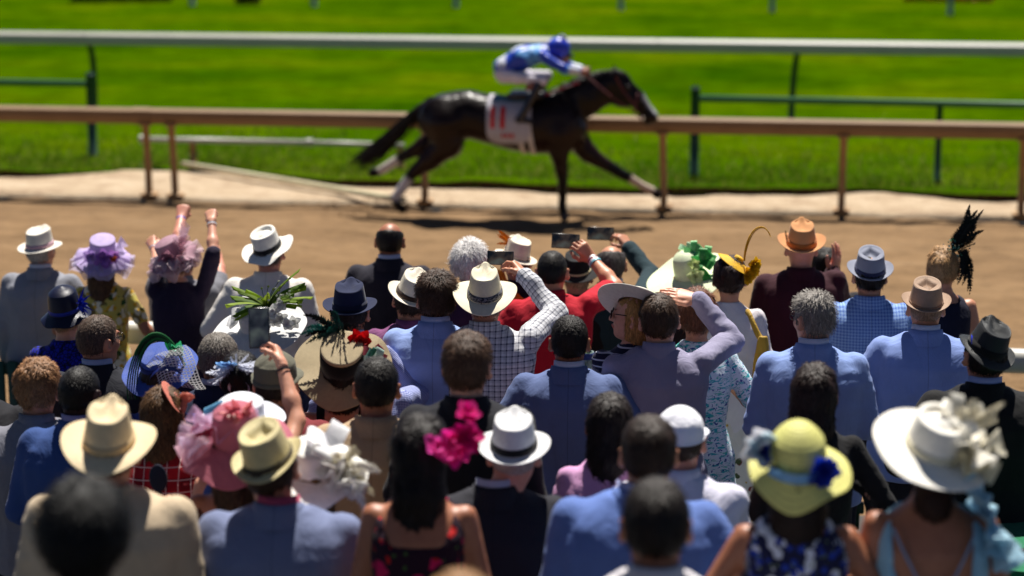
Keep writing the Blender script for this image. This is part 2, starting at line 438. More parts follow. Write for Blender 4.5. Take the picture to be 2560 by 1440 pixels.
# concrete apron
t = NT('apron_concrete'); co = t.obj()
t.base(t.ramp(t.noise(2.2, 7, .65, co), [(.3, lin((52, 50, 48))), (.7, lin((74, 71, 68)))])); t.set(t.b, Roughness=.9); t.bump(t.noise(45, 4, .7, co), .3, .004); M_APRON = t.m
sheet('apron_pavement', np.linspace(-22, 22, 45), np.linspace(-3, YOUT+.25, 60), lambda x, y: gz(y), M_APRON)
# dirt
t = NT('track_dirt'); co = t.obj()
mp = t.n('ShaderNodeMapping'); mp.inputs['Scale'].default_value = (.55, 1.6, 1); t.t.links.new(co[0].outputs[3], mp.inputs[0])
na = t.noise(1.3, 8, .68, (mp, 0)); nb = t.noise(8, 7, .75, (mp, 0))
a = t.ramp(na, [(.3, lin((106, 83, 58))), (.55, lin((126, 100, 71))), (.75, lin((140, 115, 86)))])
b = t.ramp(nb, [(.36, .55), (.48, .97), (.66, 1.12)])
t.base(t.mix(.9, a, b, 'MULTIPLY')); t.set(t.b, Roughness=.95); t.b.inputs['Specular IOR Level'].default_value = .15
bb = t.bump(nb, .35, .03); t.bump(t.noise(70, 4, .7, co), .35, .008, bb); M_DIRT = t.m
def dz(x, y):
    p = np.stack([x.ravel()*1.1, y.ravel()*2.6, np.zeros(x.size)], 1)
    p2 = np.stack([x.ravel()*4.5, y.ravel()*7, np.ones(x.size)], 1)
    e = np.clip((y.ravel()-YOUT-.3)/.4, 0, 1)
    return ((fbm(p, 3, 3)*.018+fbm(p2, 9, 2)*.014)*e-.02).reshape(x.shape)
sheet('dirt_track', np.linspace(-26, 18, 300), np.linspace(YOUT+.25, YIN-.05, 180), dz, M_DIRT)
sheet('dirt_verge', np.array([-120, -26.0]), np.array([YOUT+.25, YIN-.05]), lambda x, y: x*0-.02, M_DIRT)
sheet('dirt_verge', np.array([18.0, 120]), np.array([YOUT+.25, YIN-.05]), lambda x, y: x*0-.02, M_DIRT)
# pale sand under the inner rail
t = NT('pale_sand'); co = t.obj()
t.base(t.ramp(t.noise(2.5, 7, .7, co), [(.28, lin((130, 104, 80))), (.5, lin((172, 151, 124))), (.75, lin((190, 171, 147)))])); t.set(t.b, Roughness=.95); t.bump(t.noise(9, 6, .7, co), .8, .05); M_SAND = t.m
xs = np.linspace(-34, 26, 420)
fr = YIN+.06+.09*fbm(np.stack([xs*.9, xs*0, xs*0], 1), 21, 3); bk = np.full_like(xs, YBANK+.9)
rows = []
for q in np.linspace(0, 1, 12):
    yy = fr*(1-q)+bk*q; zz = (.035+.014*fbm(np.stack([xs*2, yy*2, xs*0], 1), 5, 2))*min(1, q*7)-.012*(q == 0)
    rows.append(np.stack([xs, yy, zz], 1))
g = G(); g.add(np.concatenate([np.c_[rows[0][:, :2], np.full(len(xs), -.06)]]+rows), gridfaces(13, len(xs))); tag(g.build('sand_path', M_SAND), kind='structure')
# turf, with the broken soil bank at its near edge
t = NT('turf_grass'); co = t.obj()
n1 = t.noise(.22, 5, .6, co); n2 = t.noise(1.7, 6, .7, co); mp = t.n('ShaderNodeMapping'); mp.inputs['Scale'].default_value = (.25, 1.2, 1); t.t.links.new(co[0].outputs[3], mp.inputs[0]); n3 = t.noise(3.0, 6, .75, (mp, 0))
a = t.ramp(n1, [(.3, lin((36, 68, 0))), (.5, lin((58, 86, 0))), (.72, lin((82, 98, 2)))])
b = t.ramp(n2, [(.3, .55), (.65, 1.15)]); c = t.ramp(n3, [(.3, .65), (.65, 1.15)])
t.base(t.mix(.8, t.mix(.9, a, b, 'MULTIPLY'), c, 'MULTIPLY')); t.set(t.b, Roughness=1.0); t.b.inputs['Specular IOR Level'].default_value = .0
bb = t.bump(n3, .4, .06); t.bump(t.noise(30, 4, .7, co), .4, .03, bb); M_TURF = t.m
t = NT('bank_soil'); co = t.obj(); t.base(t.ramp(t.noise(6, 6, .7, co), [(.3, lin((48, 30, 18))), (.7, lin((92, 64, 40)))])); t.set(t.b, Roughness=1); t.bump(t.noise(20, 5, .7, co), .9, .03); M_SOIL = t.m
gap = np.exp(-((xs-on_ground(430, 450)[0])/1.35)**2)+.35*np.exp(-((xs-on_ground(2170, 495)[0])/.7)**2)
edge = YBANK+.12*fbm(np.stack([xs*.8, xs*0, xs*0], 1), 31, 4)+1.3*np.clip(gap, 0, 1)
hgt = .125*(1-.8*np.clip(gap, 0, 1))+.02*fbm(np.stack([xs*1.5, xs*0, xs*0], 1), 17, 3)
g = G(); rows = [np.stack([xs, edge+.05, np.full_like(xs, -.03)], 1), np.stack([xs, edge+.03, hgt*.55], 1), np.stack([xs, edge-.05+.03*fbm(np.stack([xs*6, xs*0, xs*0], 1), 3, 2), hgt], 1)]
g.add(np.concatenate(rows), gridfaces(3, len(xs)), mi=1)
tr = []
for q in np.r_[0, np.geomspace(.12, 5.0, 26)]:
    yy = np.maximum(edge, 0)*0+np.where(q < 2.5, edge-.05+q, edge-.05+q); zz = hgt*(1-min(1, q))+.06*min(1, q)+.02*fbm(np.stack([xs*1.2, yy*1.2, xs*0], 1), 41, 3)*min(1, q*2)
    tr.append(np.stack([xs, yy, zz], 1))
tr[0] = rows[2].copy(); tr[0][:, 2] += .001
tr[-1][:, 1] = YBANK+6; tr[-1][:, 2] = .06
g.add(np.concatenate(tr), gridfaces(len(tr), len(xs)), mi=0); tag(g.build('turf_lawn', [M_TURF, M_SOIL]), kind='structure')
sheet('turf_field', np.linspace(-700, 700, 30), np.r_[YBANK+5.99, 60, 90, 150, 300, 700, 1500], lambda x, y: x*0+.058, M_TURF)
sheet('turf_field', np.array([-700, -33.9]), np.array([YIN-.05, YBANK+5.98]), lambda x, y: x*0+.04, M_TURF)
sheet('turf_field', np.array([25.9, 700]), np.array([YIN-.05, YBANK+5.98]), lambda x, y: x*0+.04, M_TURF)
# grass blades on the near turf
def blades(n, x0, x1, yf, hmin, hmax, name, cols, seed):
    r = np.random.default_rng(seed); x = r.uniform(x0, x1, n); y = yf(x, r); z = np.full(n, .05)
    h = r.uniform(hmin, hmax, n); a = r.uniform(0, 2*math.pi, n); w = .006+.006*r.random(n)
    dx, dy = np.cos(a)*w, np.sin(a)*w; lx, ly = r.normal(0, .35, n)*h, r.normal(0, .35, n)*h
    V = np.stack([np.stack([x-dx, y-dy, z], 1), np.stack([x+dx, y+dy, z], 1), np.stack([x+lx, y+ly, z+h], 1)], 1).reshape(-1, 3)
    c = np.array([lin(q) for q in cols])[r.integers(0, len(cols), n)]; F = np.arange(3*n).reshape(-1, 3)
    g = G(); g.add(V, F, col=np.repeat(c, 3, 0)); return tag(g.build(name, tinted(.7, .35, 1.0, 'grass_blade'), smooth=False), 'short green grass blades along the turf edge', 'grass', kind='stuff')
ei = lambda x: np.interp(x, xs, edge)
blades(34000, -15, 11, lambda x, r: ei(x)+np.abs(r.normal(0, 1, len(x)))**1.3*1.6, .04, .13, 'grass', [(98, 128, 10), (118, 146, 22), (72, 104, 8), (150, 158, 66)], 5)
# ---- rails: continuous rail section between world points
def extrude(g, prof, p0, p1, col=None, mi=0):         # profile in (across, up)
    p0, p1 = np.asarray(p0, float), np.asarray(p1, float); d = nrm(p1-p0); s = nrm(np.cross(d, [0, 0, 1])); u = np.cross(s, d)
    pr = np.asarray(prof, float); n = len(pr)
    V = np.concatenate([p+pr[:, :1]*s+pr[:, 1:]*u for p in (p0, p1)]); j = np.arange(n); k = (j+1) % n
    g.add(V, np.stack([j, k, n+k, n+j], 1)[:, ::-1], col=col, mi=mi)
    base = g.n-2*n
    for q in range(1, n-1):
        g.F3.append(np.array([[0, q, q+1]])+base); g.m3.append([mi]); g.F3.append(np.array([[n, n+q+1, n+q]])+base); g.m3.append([mi])
M_TAN = paint((142, 112, 78), .7, 0, .5, 'tan_rail_paint', (108, 78, 50), 2.2)
M_POST = paint((170, 130, 82), .6, 0, .5, 'tan_post_paint', (96, 66, 38), 6)
M_WHT = paint((186, 184, 174), .45, 0, .4, 'white_rail_paint', (150, 150, 148), 1.6)
M_GRN = paint((16, 62, 46), .5, 0, .3, 'green_post_paint', (10, 34, 28), 6)
def xpx(px, Y):                                      # world x of the photograph column px on the line y = Y, z = 0
    a = RGT[:2]*(px-1280)/FPX+FWD[:2]; 
    v = FWD+RGT*(px-1280)/FPX; return float(CAM[0]+v[0]*(Y/v[1]))
# inner rail
ri = empty('inner_rail', (0, YIN+.1, 0)); tag(ri, 'tan running rail on slim posts behind the racehorse, above the pale sand', 'rail')
prof = [(-.105, -.10), (-.105, .035), (-.06, .085), (.02, .095), (.075, .06), (.075, -.02), (.02, -.10)]
xj = xpx(352, YIN); segs = [(-60, xj-.02), (xj, xpx(1655, YIN)+4.1), (xpx(1655, YIN)+4.11, 60)]
for a, b in segs:
    g = G(); extrude(g, prof, (a, 0, .985), (b, 0, .985)); g.build('rail_beam', M_TAN, ri, smooth=False)
g = G(); extrude(g, [(p[0]*1.08, p[1]*1.08) for p in prof], (xj-.03, 0, .985), (xj+.17, 0, .985)); g.build('joint_sleeve', M_TAN, ri, smooth=False)
pxs = [375, 440, 1060, 1655, 2097, 2545]; pX = [xpx(p, YIN) for p in pxs]
st = pX[-1]-pX[-2]; pX += [pX[-1]+st*k for k in range(1, 5)]+[pX[0]-2.6*k for k in range(1, 5)]
for x in pX:
    g = G(); lean = rng.uniform(-.03, .03)
    tube(g, [(x, 0, -.05), (x+lean*.3, 0, .35), (x+lean, -.02, .90)], [.044, .042, .042], 10); box(g, (x+lean, -.01, .885), (.07, .06, .02), bev=.008); box(g, (x, 0, .03), (.09, .08, .03), bev=.01)
    g.build('post', M_POST, ri)
# far white rail on goose-neck posts
YW = float(on_ground(1280, 292)[1])
rw = empty('turf_rail', (0, YW, 0)); tag(rw, 'white turf rail on curved dark green posts behind the jockey', 'rail')
zc = 1.18; hw = [(-.1, -.075), (-.1, .06), (-.05, .10), (.05, .10), (.1, .06), (.1, -.075), (.05, -.10), (-.05, -.10)]
xa = xpx(262, YW)
for a, b in ((-90, xa-.01), (xa, xpx(1640, YW)), (xpx(1640, YW)+.01, 90)):
    g = G(); extrude(g, hw, (a, -.42, zc), (b, -.42, zc)); g.build('rail_beam', M_WHT, rw, smooth=False)
for p in (-1460, 262, 1976, 3690):
    x = xpx(p, YW); g = G(); tube(g, bez([(x-.06, .05, 0), (x-.06, .05, .5), (x-.02, .02, .95), (x+.02, -.40, 1.12)], 12), .05, 10); g.build('post', M_GRN, rw)
# green pipe fences on the turf
def pipe_fence(p0, p1, posts, label, top=.98):
    p0, p1 = np.array(p0), np.array(p1); o = empty('pipe_fence', tuple(p0)); g = G(); d = p1-p0
    g = G(); tube(g, [(0, 0, top), tuple(d+[0, 0, top])], .045, 10); g.build('rail_pipe', paint((52, 104, 62), .5, 0, .3, 'green_pipe_paint', (34, 72, 46), 5), o)
    for q in posts:
        c = d*q; big = q in (posts[0],)
        g = G(); tube(g, [(c[0], c[1], -.05), (c[0], c[1], top+(.12 if big else .0))], .06 if big else .042, 10)
        if big: tube(g, [(c[0], c[1], top+.11), (c[0], c[1], top+.14), (c[0], c[1], top+.16)], [.06, .055, .02], 10)
        g.build('post', M_GRN, o)
    tag(o, label, 'fence'); return o
a = on_ground(1735, 440, .05); b = on_ground(2342, 457, .05); d = b-a
pipe_fence((a[0], a[1], .05), (a[0]+d[0]*3, a[1]+d[1]*3, .05), [0, 1/3, 2/3, 1], 'green pipe fence on the turf in front of the horse')
a = on_ground(233, 392, .05); 
pipe_fence((a[0], a[1], .05), (a[0]-9, a[1]+.25, .05), [0, .45, .95], 'green pipe fence with end post behind the tan rail, far from the horse')
# low white pipes by the gap in the rail
lp = empty('low_pipe_rail', tuple(on_ground(480, 417, .04))); L0 = np.array(lp.location)
def rel(p): return tuple(np.array(p)-L0)
dd = np.linalg.norm(on_ground(480, 417, .04)-CAM)*1.0; dF = float((on_ground(480, 417, .04)-CAM) @ FWD)
g = G(); P0, P1, P2 = at(358, 348, dF), at(775, 357, dF*.992), at(1010, 364, dF*.985)
tube(g, [rel(P0), rel(P1)], .038, 10); g.build('pipe', M_WHT, lp); g = G(); tube(g, [rel(P1), rel(P2)], .034, 10); g.build('pipe', M_WHT, lp)
for p in (P0, P1):
    g = G(); tube(g, [rel(p+[-.045, 0, 0]), rel(p+[.045, 0, 0])], .055, 10); g.build('pipe_collar', M_WHT, lp)
for px_, py_ in ((480, 352), (1000, 364)):
    p = at(px_, py_, dF*(.998 if px_ < 600 else .985)); g = G(); tube(g, [rel((p[0], p[1]+.03, .0)), rel((p[0], p[1]+.03, p[2]))], .05, 8); g.build('post', M_POST, lp)
tag(lp, 'low white pipe rail on stub posts in the grass, left of the horse', 'rail')
g = G(); a, b = on_ground(458, 410, .12), on_ground(1010, 500, .10); tube(g, [tuple(a), tuple(b)], .045, 10, flat=.8)
tag(g.build('loose_rail', paint((196, 186, 150), .6, 0, .4, 'loose_rail_paint', (140, 128, 96), 3)), 'pale loose rail lying slantwise on the grass and sand', 'rail')
# far pale posts, a hedge and a flower bed at the top of the picture
for k, (px_, py_) in enumerate(((480, 14), (785, 15), (1140, 18), (1552, 24), (1930, 29), (2375, 36))):
    p = on_ground(px_, py_, .06); g = G(); tube(g, [(0, 0, 0), (0, 0, .16), (0, 0, 1.1)], [.075, .07, .07], 10, col=None); o = g.build('marker_post', paint((120, 140, 165), .5, 0, .2, 'pale_post_paint', (60, 84, 96), 2)); o.location = p
    g = G(); box(g, (0, 0, 1.13), (.09, .09, .03), bev=.01); g.build('post_cap', M_WHT, o)
    tag(o, 'pale blue-grey post across the far turf, %s' % ('leftmost', 'second leftmost', 'third leftmost', 'above the jockey', 'second rightmost', 'rightmost, by red flowers')[k], 'post', 'pale posts across the turf')
def hedge(name, x0, x1, y, h, dep, cols, label, cat, n=2600, seed=1):
    r = np.random.default_rng(seed); c = (np.array(x0)+np.array(x1))/2; L = np.linalg.norm(np.array(x1)-np.array(x0)); u = nrm(np.array(x1)-np.array(x0))
    o = empty(name, tuple(c)); P = []
    s = r.uniform(-.5, .5, n)*L; v = r.normal(0, .33, n)*dep; z = np.abs(r.random(n)**.7)*h*(1+.25*vnoise(np.stack([s, v, s*0], 1), seed))
    ctr = np.stack([s*u[0]-v*u[1], s*u[1]+v*u[0], z], 1); a = r.normal(size=(n, 3)); a /= np.linalg.norm(a, axis=1, keepdims=True); b = np.cross(a, r.normal(size=(n, 3))); b /= np.linalg.norm(b, axis=1, keepdims=True)
    w = r.uniform(.03, .07, n)[:, None]
    V = np.stack([ctr-a*w, ctr+b*w*.6, ctr+a*w, ctr-b*w*.6], 1).reshape(-1, 3); cc = np.array([lin(q) for q in cols])[r.integers(0, len(cols), n)]
    g = G(); g.add(V, np.arange(4*n).reshape(-1, 4), col=np.repeat(cc, 4, 0)); g.build('foliage', tinted(.6, .25, 1, 'leaf'), o, smooth=False)['kind'] = 'stuff'
    g = G()
    for q in range(7):
        sx = (q/6-.5)*L*.9; p = np.array([sx*u[0], sx*u[1], 0]); tube(g, [tuple(p), tuple(p+[r.normal(0, .1), r.normal(0, .1), h*.7])], [.03, .01], 5)
    g.build('stem', M_SOIL, o); tag(o, label, cat)
a, b = on_ground(180, 5, .05), on_ground(430, 3, .05); hedge('hedge', a, b, 0, .7, .7, [(18, 34, 12), (30, 52, 16), (10, 22, 10)], 'low dark hedge at the top left beyond the turf', 'hedge', 5000, 3)
a, b = on_ground(620, 11, .05)-[.35, 0, 0], on_ground(620, 11, .05)+[.35, 0, 0]; hedge('shrub', a, b, 0, .5, .35, [(20, 30, 14), (34, 44, 20), (12, 18, 10)], 'small dark shrub beyond the turf between the two leftmost pale posts', 'shrub', 900, 8)
a, b = on_ground(2260, 2, .05), on_ground(2480, 4, .05); hedge('flower_bed', a, b, 0, .35, .6, [(190, 52, 14), (214, 92, 20), (150, 30, 10), (40, 70, 16)], 'bed of orange-red flowers at the top right of the turf', 'flower bed', 3800, 4)
# outer rail behind the front row, with green slatted barriers below it
ro = empty('outer_rail', (0, YOUT, 0)); tag(ro, 'white outer rail just beyond the front row of spectators', 'rail')
for k in range(-5, 4):
    g = G(); extrude(g, [(.075*math.cos(q*math.pi/6), .075*math.sin(q*math.pi/6)) for q in range(12)], (k*3, 0, 1.06), (k*3+2.995, 0, 1.06)); g.build('rail_beam', M_WHT, ro)
    g = G(); tube(g, [(k*3+.1, 0, -.05), (k*3+.1, 0, 1.0)], .05, 10); g.build('post', M_WHT, ro)
def barrier(px0, px1, label):
    x0, x1 = xpx(px0, YOUT-.25), xpx(px1, YOUT-.25); o = empty('slatted_barrier', (x0, YOUT-.25, 0)); L = x1-x0
    for z in (.2, .86):
        g = G(); box(g, (L/2, .02, z), (L/2, .02, .035), bev=.006); g.build('cross_bar', M_GRN, o)
    n = int(L/.085)
    me = None
    for k in range(n):
        if me is None:
            g = G(); box(g, (0, 0, .5), (.031, .012, .42), bev=.008); s0 = g.build('slat', M_GRN, o); me = s0.data; s0.location = (.04, -.012, 0)
        else:
            s = bpy.data.objects.new('slat', me); COL.objects.link(s); s.parent = o; s.location = (.04+k*.085, -.012, rng.uniform(-.008, .008))
    tag(o, label, 'barrier')
for a_, b_, w_ in ((-420, 262, 'behind the grey suit at the far left'), (268, 900, 'beside the yellow dress'), (906, 1540, 'behind the red polo and the plum jacket'), (1546, 2180, 'behind the white dress with the yellow bag'), (2186, 2860, 'at the right edge')): barrier(a_, b_, 'dark green slatted barrier under the white rail, '+w_)
# table with a green cloth
tc = at(2560, 1365, FPX/640); tb = empty('cloth_table', (float(tc[0]), float(tc[1]), float(gz(tc[1]))), YAW); ht = float(tc[2]-gz(tc[1]))
g = G(); nx, ny = 24, 12; X, Y = np.meshgrid(np.linspace(-.28, .6, nx), np.linspace(-.32, .32, ny), indexing='ij')
V = np.stack([X, Y, ht+.004*fbm(np.stack([X.ravel()*6, Y.ravel()*6, X.ravel()*0], 1), 2, 2).reshape(X.shape)], -1).reshape(-1, 3); g.add(V, gridfaces(nx, ny)[:, ::-1])
per = [(-.28, y) for y in np.linspace(.32, -.32, 14)]+[(x, -.32) for x in np.linspace(-.28, .6, 20)][1:]+[(.6, y) for y in np.linspace(-.32, .32, 14)][1:]+[(x, .32) for x in np.linspace(.6, -.28, 20)][1:]
per = np.array(per); m = len(per); rows = []
for q in np.linspace(0, 1, 9):
    s = 1+.0*q; wob = .018*q*np.sin(np.arange(m)*1.9+np.sin(np.arange(m)*.7)*2); n_ = per-np.array([.16, 0]); n_ = n_/np.linalg.norm(n_, axis=1, keepdims=True)
    rows.append(np.c_[per+n_*(wob+.012*q)[:, None], np.full(m, ht*(1-q)+.03*q)])
g.add(np.concatenate(rows), gridfaces(9, m)[:, ::-1]); g.build('tablecloth', fabric((0, 104, 66), .7), tb)
for x in (-.2, .5):
    for y in (-.25, .25):
        g = G(); tube(g, [(x, y, 0), (x, y, ht-.02)], .02, 8); g.build('leg', M_GRN, tb)
tag(tb, 'table under a bright green cloth at the bottom right corner', 'table')
um = empty('folded_umbrella', tuple(on_ground(2515, 1385, float(tc[2])+.016)), YAW+.06)
g = G(); tube(g, [(-.13, 0, 0), (-.05, 0, .004), (.04, 0, .004)], [.006, .012, .014], 8); g.build('shaft', glossy((70, 72, 74), .3), um)
g = G(); tube(g, [(.02, 0, .006), (.10, 0, .008), (.19, .01, .004), (.30, .01, .002)], [.018, .024, .022, .016], 8); g.build('handle', glossy((28, 12, 10), .4), um)
tag(um, 'dark folded umbrella lying on the green tablecloth', 'umbrella')
# ------------------------------------------------------------------ horse and jockey
HS = 226.0
h0 = on_ground(1285, 541, 0.0)
HX = lambda px: (px-1285)/HS/math.cos(YAW)
HZ = lambda py: (541-py)/HS
HP = lambda px, py, y=0.0: (HX(px), y, HZ(py))
R_ = lambda r: r/HS
horse = empty('racehorse', (h0[0], h0[1], 0.0)); tag(horse, 'dark bay racehorse at full gallop wearing a white number 11 saddle cloth', 'horse')
f = Field((HX(880), -.52, -.03), (HX(1665), .52, HZ(140)), .021)
sec = [(1046, 275, 318, .12), (1060, 256, 335, .19), (1080, 241, 356, .24), (1108, 231, 362, .275), (1140, 223, 352, .285), (1175, 220, 343, .275), (1227, 233, 358, .285), (1270, 239, 368, .305), (1310, 237, 375, .31), (1342, 226, 379, .29), (1378, 221, 378, .265), (1412, 228, 374, .25), (1440, 248, 366, .22), (1460, 282, 345, .15), (1468, 300, 330, .08)]
zs = [HX(a) for a, *_ in sec]
TOR = f.loft(zs, [s[3] for s in sec], [R_(s[2]-s[1])/2 for s in sec], [HZ((s[1]+s[2])/2) for s in sec], 2.15, 0)
f.u(TOR)
for a, b, ra, rb in (((1405, 272), (1470, 229), 50, 44), ((1470, 229), (1515, 207), 44, 36), ((1515, 207), (1545, 195), 36, 30)):
    f.u(f.cone(HP(*a), HP(*b), R_(ra), R_(rb), 1.75), .10)
f.u(f.cone(HP(1544, 198), HP(1588, 232), R_(31), R_(23), 1.6), .06); f.u(f.cone(HP(1588, 232), HP(1628, 278), R_(23), R_(15.5), 1.5), .03)
f.u(f.ell(HP(1556, 228), (R_(30), .085, R_(30))), .06); f.u(f.ell(HP(1630, 281), (R_(17), .065, R_(17))), .03); f.u(f.ell(HP(1618, 293), (R_(10), .04, R_(9))), .03)
for s in (-1, 1):
    f.u(f.cone(HP(1541, 174, s*.055), HP(1534, 152, s*.075), R_(7), R_(2.5)), .015)
    f.u(f.ell(HP(1572, 203, s*.09), (.03, .022, .025)), .03)
# shoulder and quarter muscles
for s in (-1, 1):
    f.u(f.ell(HP(1405, 300, s*.14), (R_(44), .12, R_(58)), rotm(0, 0, 0)), .08)
    f.u(f.ell(HP(1108, 292, s*.15), (R_(56), .125, R_(58))), .08)
legs = {  # chain of (px, py, y, radius px)
 'h1': [(1112, 300, .15, 50), (1098, 345, .15, 33), (1050, 368, .14, 23), (1008, 390, .13, 14.5), (975, 410, .13, 10), (948, 428, .13, 11.5), (932, 437, .13, 10.5), (916, 441, .13, 12)],
 'h2': [(1118, 300, -.15, 52), (1124, 352, -.15, 37), (1075, 396, -.14, 25), (1030, 432, -.13, 15), (1008, 464, -.13, 11.5), (986, 496, -.13, 11), (988, 510, -.13, 10.5), (1004, 524, -.13, 13)],
 'f1': [(1402, 325, -.13, 36), (1403, 372, -.13, 23), (1408, 410, -.12, 17.5), (1411, 446, -.12, 13), (1411, 478, -.12, 10), (1411, 505, -.12, 10), (1413, 520, -.12, 10), (1417, 534, -.12, 12)],
 'f2': [(1432, 335, .13, 38), (1468, 378, .13, 23), (1515, 408, .12, 17), (1560, 433, .12, 12.5), (1592, 451, .12, 10), (1620, 466, .12, 10.5), (1632, 472, .12, 10), (1645, 481, .12, 11)]}
for ch in legs.values():
    for a, b in zip(ch[:-1], ch[1:]):
        f.u(f.cone(HP(*a[:3]), HP(*b[:3]), R_(a[3]), R_(b[3])), .05 if a[3] > 20 else .012)
HF = f.F.copy()
V, Q, N = f.mesh()
V = V+N*(.006*fbm(V*7, 4, 3)+.0035*fbm(V*np.array([16, 16, 16]), 6, 2))[:, None]
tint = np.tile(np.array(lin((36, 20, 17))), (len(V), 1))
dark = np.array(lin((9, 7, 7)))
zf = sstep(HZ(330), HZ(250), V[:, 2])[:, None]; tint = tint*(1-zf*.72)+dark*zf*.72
def paintleg(ch, t0, t1, col):
    global tint
    P = np.array([HP(*c[:3]) for c in ch]); L = np.r_[0, np.cumsum(np.linalg.norm(np.diff(P, axis=0), axis=1))]; L /= L[-1]
    best = np.full(len(V), 9.0); bt = np.zeros(len(V))
    for k in range(len(P)-1):
        d = P[k+1]-P[k]; t = np.clip((V-P[k]) @ d/(d @ d), 0, 1); q = np.linalg.norm(V-P[k]-t[:, None]*d, axis=1)
        m = q < best; best[m] = q[m]; bt[m] = (L[k]+t*(L[k+1]-L[k]))[m]
    w = (sstep(t0-.02, t0+.02, bt)*(1-sstep(t1-.015, t1+.015, bt))*(best < .07))[:, None]; tint = tint*(1-w)+np.array(lin(col))*w
for k, ch in legs.items(): paintleg(ch, .40, 1.1, (11, 9, 9))
paintleg(legs['h1'], .70, .93, (205, 196, 190)); paintleg(legs['h2'], .66, .90, (210, 208, 214)); paintleg(legs['f2'], .70, .95, (196, 176, 160)); paintleg(legs['f1'], .965, 1.1, (90, 84, 84))
d0, d1 = np.array(HP(1585, 205)), np.array(HP(1645, 272)); t = np.clip((V-d0) @ (d1-d0)/((d1-d0) @ (d1-d0)), 0, 1); q = np.linalg.norm((V-d0-t[:, None]*(d1-d0))*[1, 1.3, 1], axis=1)
w = ((q < .06)*sstep(.25, .4, t))[:, None]*.85; tint = tint*(1-w)+np.array(lin((190, 190, 196)))*w
t = NT('horse_coat'); co = t.obj(); cur = t.mix(1.0, (t.attr('tint'), 0), t.ramp(t.noise(9, 5, .6, co), [(.3, .75), (.7, 1.15)]), 'MULTIPLY'); t.base(cur); t.set(t.b, Roughness=.34); t.b.inputs['Specular IOR Level'].default_value = .2; t.bump(t.noise(120, 3, .6, co), .15, .004); M_COAT = t.m
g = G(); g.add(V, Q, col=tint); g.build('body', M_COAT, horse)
# mane and tail as hair locks
g = G(); r = np.random.default_rng(5); M_MANE = tinted(.45, 0, 1, 'horse_hair')
for k in range(300):
    u = r.random(); a = np.array(HP(1078, 246)); tip = np.array(HP(890+r.normal(0, 16), 412+r.normal(0, 10)))+[0, r.normal(0, .05), 0]
    if u < .5: tip = a+(tip-a)*r.uniform(.45, .95)+[0, 0, r.normal(-.03, .03)]
    m1 = a+np.array([-.16, 0, -.06])+r.normal(0, .02, 3); m2 = (a+tip)/2+np.array([-.02, 0, -.09])+r.normal(0, .045, 3)
    tube(g, bez([a+r.normal(0, .012, 3), m1, m2, tip], 9), np.array([.008, .010, .010, .010, .009, .008, .006, .004, .002])*r.uniform(.55, 1.05), 4, col=lin((24, 17, 15)), cap=False)
g.build('tail', M_MANE, horse)
g = G()
for k in range(260):
    u = r.random(); cx = 1395+u*148; top = np.interp(cx, [1395, 1430, 1470, 1515, 1543], [221, 200, 180, 167, 163]); s = -1
    a = np.array(HP(cx, top+3, -.0)); b = a+np.array([-.10+r.normal(0, .04), -.05+r.normal(0, .03), r.uniform(-.1, .02)])
    tube(g, bez([a, a+np.array([-.03, -.02, .025]), b], 5), [.007, .009, .007, .005, .002], 4, col=lin((18, 14, 14)), cap=False)
g.build('mane', M_MANE, horse)
g = G()
for s in (-1, 1): g.add(*(lambda c: (c[:, :], gridfaces(5, 8, True)))(np.concatenate([np.array(HP(1574, 203, s*.105))+np.stack([.02*math.sin(a)*np.cos(np.arange(8)*math.pi/4), np.full(8, s*.012*math.cos(a)), .02*math.sin(a)*np.sin(np.arange(8)*math.pi/4)], 1) for a in np.linspace(.02, 1.9, 5)])), col=lin((10, 8, 8)))
g.build('eye', glossy((12, 8, 8), .08), horse)
# saddle cloth: shell over the barrel, with the number as red pieces on it
def shell(off, keep, name, m, parent, k=0.0):
    ff = Field((HX(1200), -.44, HZ(380)), (HX(1375), .44, HZ(205)), .0145)
    tor = ff.loft(zs, [s[3] for s in sec], [R_(s[2]-s[1])/2 for s in sec], [HZ((s[1]+s[2])/2) for s in sec], 2.15, 0)
    for s in (-1, 1): tor = smin(tor, ff.ell(HP(1405, 300, s*.14), (R_(44), .12, R_(58))), .08)
    ff.u(tor-off); ff.cut(keep(ff)); V, Q, N = ff.mesh(); gg = G(); gg.add(V, Q); return gg.build(name, m, parent)
def rbox(ff, x0, x1, y0, y1, rad=.05):
    cx, cz, hx, hz = (HX(x0)+HX(x1))/2, (HZ(y0)+HZ(y1))/2, (HX(x1)-HX(x0))/2-rad, (HZ(y0)-HZ(y1))/2-rad
    qx, qz = np.abs(ff.x-cx)-hx, np.abs(ff.z-cz)-hz
    return np.sqrt(np.maximum(qx, 0)**2+np.maximum(qz, 0)**2)+np.minimum(np.maximum(qx, qz), 0)-rad+0*ff.y
cloth = shell(.020, lambda ff: np.maximum(rbox(ff, 1224, 1336, 205, 347, .13), np.abs(ff.y)*0-1), 'saddle_cloth', fabric((186, 183, 192), .8), horse)
shell(.027, lambda ff: rbox(ff, 1238, 1338, 205, 243, .03), 'cloth_trim', fabric((70, 120, 140), .7), cloth)
RED = fabric((205, 12, 24), .7)
for a, b in ((1235, 1247), (1259, 1272)): shell(.029, lambda ff, a=a, b=b: np.maximum(rbox(ff, a, b, 253, 308, .01), ff.y+.05), 'digit', RED, cloth)
for a, b in ((1262, 1271), (1274, 1283), (1286, 1295)): shell(.029, lambda ff, a=a, b=b: np.maximum(rbox(ff, a, b, 318, 331, .008), ff.y+.05), 'name_letter', RED, cloth)
for a in (1309, 1334): shell(.018, lambda ff, a=a: np.abs(ff.x-HX(a)-(HZ(330)-ff.z)*.12)-.028+0*ff.y, 'girth', fabric((220, 212, 206), .8), horse)
g = G(); 
